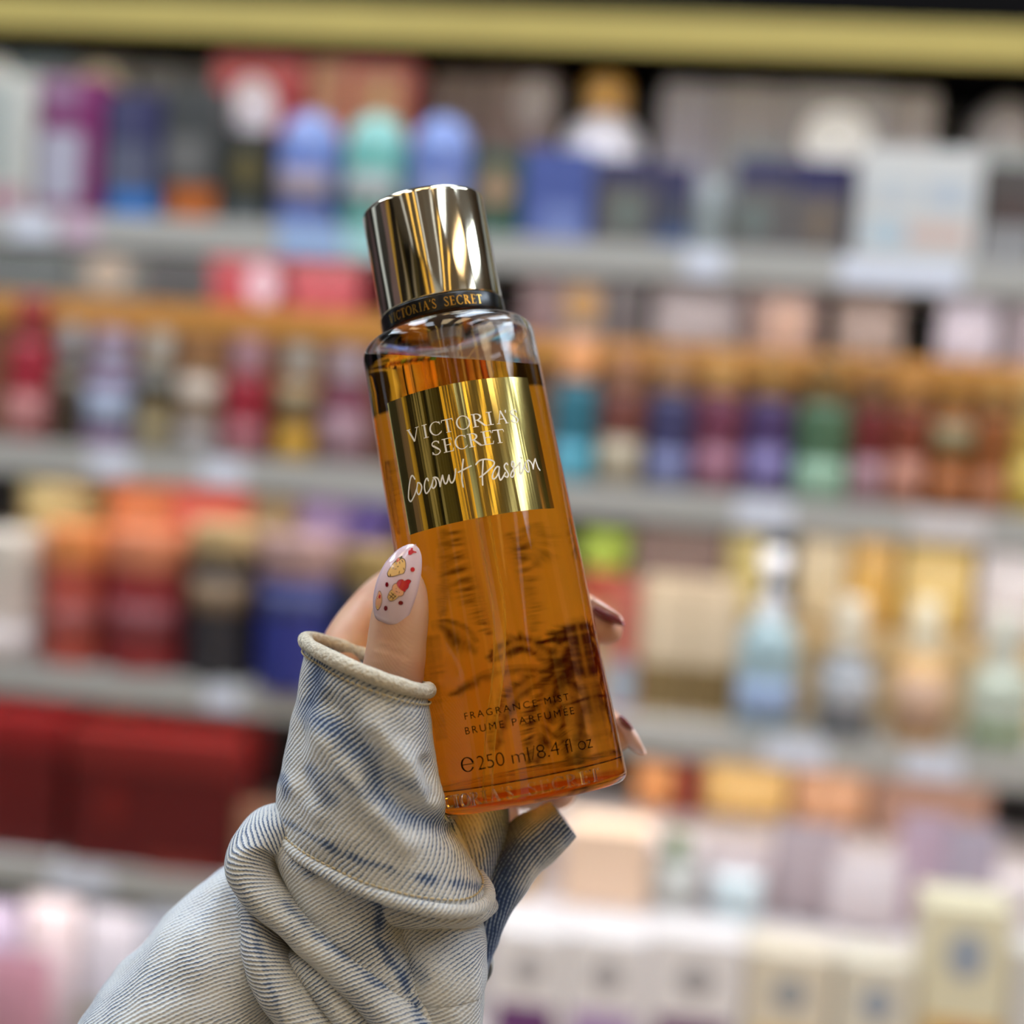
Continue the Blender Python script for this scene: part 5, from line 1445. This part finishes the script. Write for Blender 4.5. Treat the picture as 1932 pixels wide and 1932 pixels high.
m_peach = gloss('nail_peach', (226, 166, 128)); m_green = gloss('nail_green', (70, 74, 54))
bun = [(520, 930), (500, 860), (560, 740), (640, 630), (740, 590), (830, 530), (890, 580), (905, 690), (890, 800), (850, 870), (780, 880), (700, 910), (620, 930), (570, 930)]
lines = []
for a, b in (((560, 880), (562, 930)), ((770, 810), (760, 870)), ((860, 740), (880, 790)), ((690, 620), (700, 660)), ((770, 600), (780, 650)), ((820, 560), (850, 610)), ((610, 760), (640, 730)), ((720, 720), (750, 700)), ((660, 770), (700, 765))):
    lines.append((Z(ribbon([a, b], 16, caps=False)[0]), m_out))
decal('pastry_print', [(Z(grow(bun, 1.07)), m_out), (Z(bun), m_tan), (Z([(640, 620), (700, 545), (790, 480), (840, 470), (800, 540), (720, 590)]), m_green), (Z([(690, 590), (730, 520), (780, 530), (770, 570), (720, 600)]), m_red)]+lines, 'small tan pastry picture with a red bow')
cone = [(500, 1410), (540, 1300), (600, 1250), (660, 1330), (750, 1380), (680, 1450), (590, 1490), (530, 1470)]
face = [(600, 1240), (620, 1150), (690, 1100), (760, 1180), (860, 1270), (850, 1350), (780, 1385), (690, 1350), (630, 1290)]
top = [(700, 1100), (760, 1020), (850, 1010), (880, 1040), (960, 1005), (1030, 1045), (990, 1110), (970, 1190), (920, 1240), (890, 1285), (800, 1240), (730, 1170)]
cl_ = []
for a, b in (((690, 1210), (700, 1222)), ((755, 1300), (770, 1310)), ((685, 1270), (725, 1295)), ((530, 1350), (640, 1440)), ((570, 1300), (690, 1410)), ((640, 1330), (540, 1440)), ((690, 1370), (600, 1470))):
    cl_.append((Z(ribbon([a, b], 13, caps=False)[0]), m_out))
decal('ice_cream_print', [(Z(grow(cone, 1.09)), m_out), (Z(grow(face, 1.08)), m_out), (Z(grow(top, 1.06)), m_out), (Z(cone), m_tan), (Z(face), m_peach), (Z(top), m_red)]+cl_, 'small ice cream cone picture with red topping')
sid = [(230, 1620), (225, 1500), (270, 1360), (310, 1270), (355, 1340), (365, 1480), (330, 1620), (270, 1700)]
decal('side_print', [(Z(grow(sid, 1.05)), m_out), (Z(sid), m_peach), (Z([(285, 1420), (310, 1340), (345, 1370), (330, 1450)]), m_red), (Z([(240, 1600), (300, 1590), (290, 1680), (255, 1690)]), m_tan)], 'dessert picture at the side of the nail')
decal('berry_print', [(Z([(975, 440), (965, 370), (1000, 295), (1070, 285), (1075, 340), (1150, 370), (1150, 400), (1080, 400), (1040, 440)]), m_red)], 'red berry picture near the nail tip')
for (x, y, rx, ry) in ((1070, 778, 50, 54), (482, 1122, 38, 56), (798, 1540, 58, 48), (455, 1662, 42, 58)):
    decal('dot_print', [(Z(oval(x, y, rx, ry)), m_red if y < 900 else m_wine)], 'dark red dot')

def side_nail(name, pts, depths, m, label):
    """nail seen from the side: (px,py,half width px) centreline"""
    L = catmull([(*p, d) for p, d in zip(pts, depths)], 24)
    def s(t, x):
        i = t*23; k = min(int(i), 22); f = i-k
        q = [a+(b-a)*f for a, b in zip(L[k], L[k+1])]
        k2 = min(k+1, 23); dx, dy = L[k2][0]-L[max(k-1, 0)][0], L[k2][1]-L[max(k-1, 0)][1]; l = math.hypot(dx, dy) or 1
        return P(q[0]-dy/l*q[2]*x, q[1]+dx/l*q[2]*x, q[3]+x*x*px_len(q[2], .43)*0.7+x*0.002)
    o = plate(name, s, m, 24, 10, 0.0006); o['label'] = label
    return o
m_nail2 = gloss('nude_rose_polish', (232, 196, 184)); m_tip = gloss('burgundy_tip', (118, 30, 48))
side_nail('finger_nail', [(1112, 1134, 8), (1126, 1146, 12), (1146, 1158, 12), (1162, 1166, 9), (1172, 1174, 2)], [.4290, .4270, .4255, .4245, .4240], m_nail2, 'glossy nail of the upper fingertip')
side_nail('finger_nail', [(1118, 1150, 6), (1134, 1160, 8), (1152, 1168, 8), (1168, 1176, 5), (1175, 1182, 1)], [.4270, .4250, .4240, .4235, .4230], m_tip, 'burgundy edge of the upper fingertip nail')
side_nail('finger_nail', [(1162, 1354, 8), (1174, 1372, 14), (1190, 1394, 15), (1206, 1414, 9), (1214, 1424, 2)], [.4290, .4265, .4250, .4240, .4235], m_nail2, 'long glossy nail of the lower fingertip')
side_nail('finger_nail', [(1166, 1354, 3), (1174, 1362, 6), (1184, 1372, 5), (1192, 1378, 1)], [.4255, .4240, .4232, .4230], m_tip, 'burgundy tip print of the lower fingertip nail')
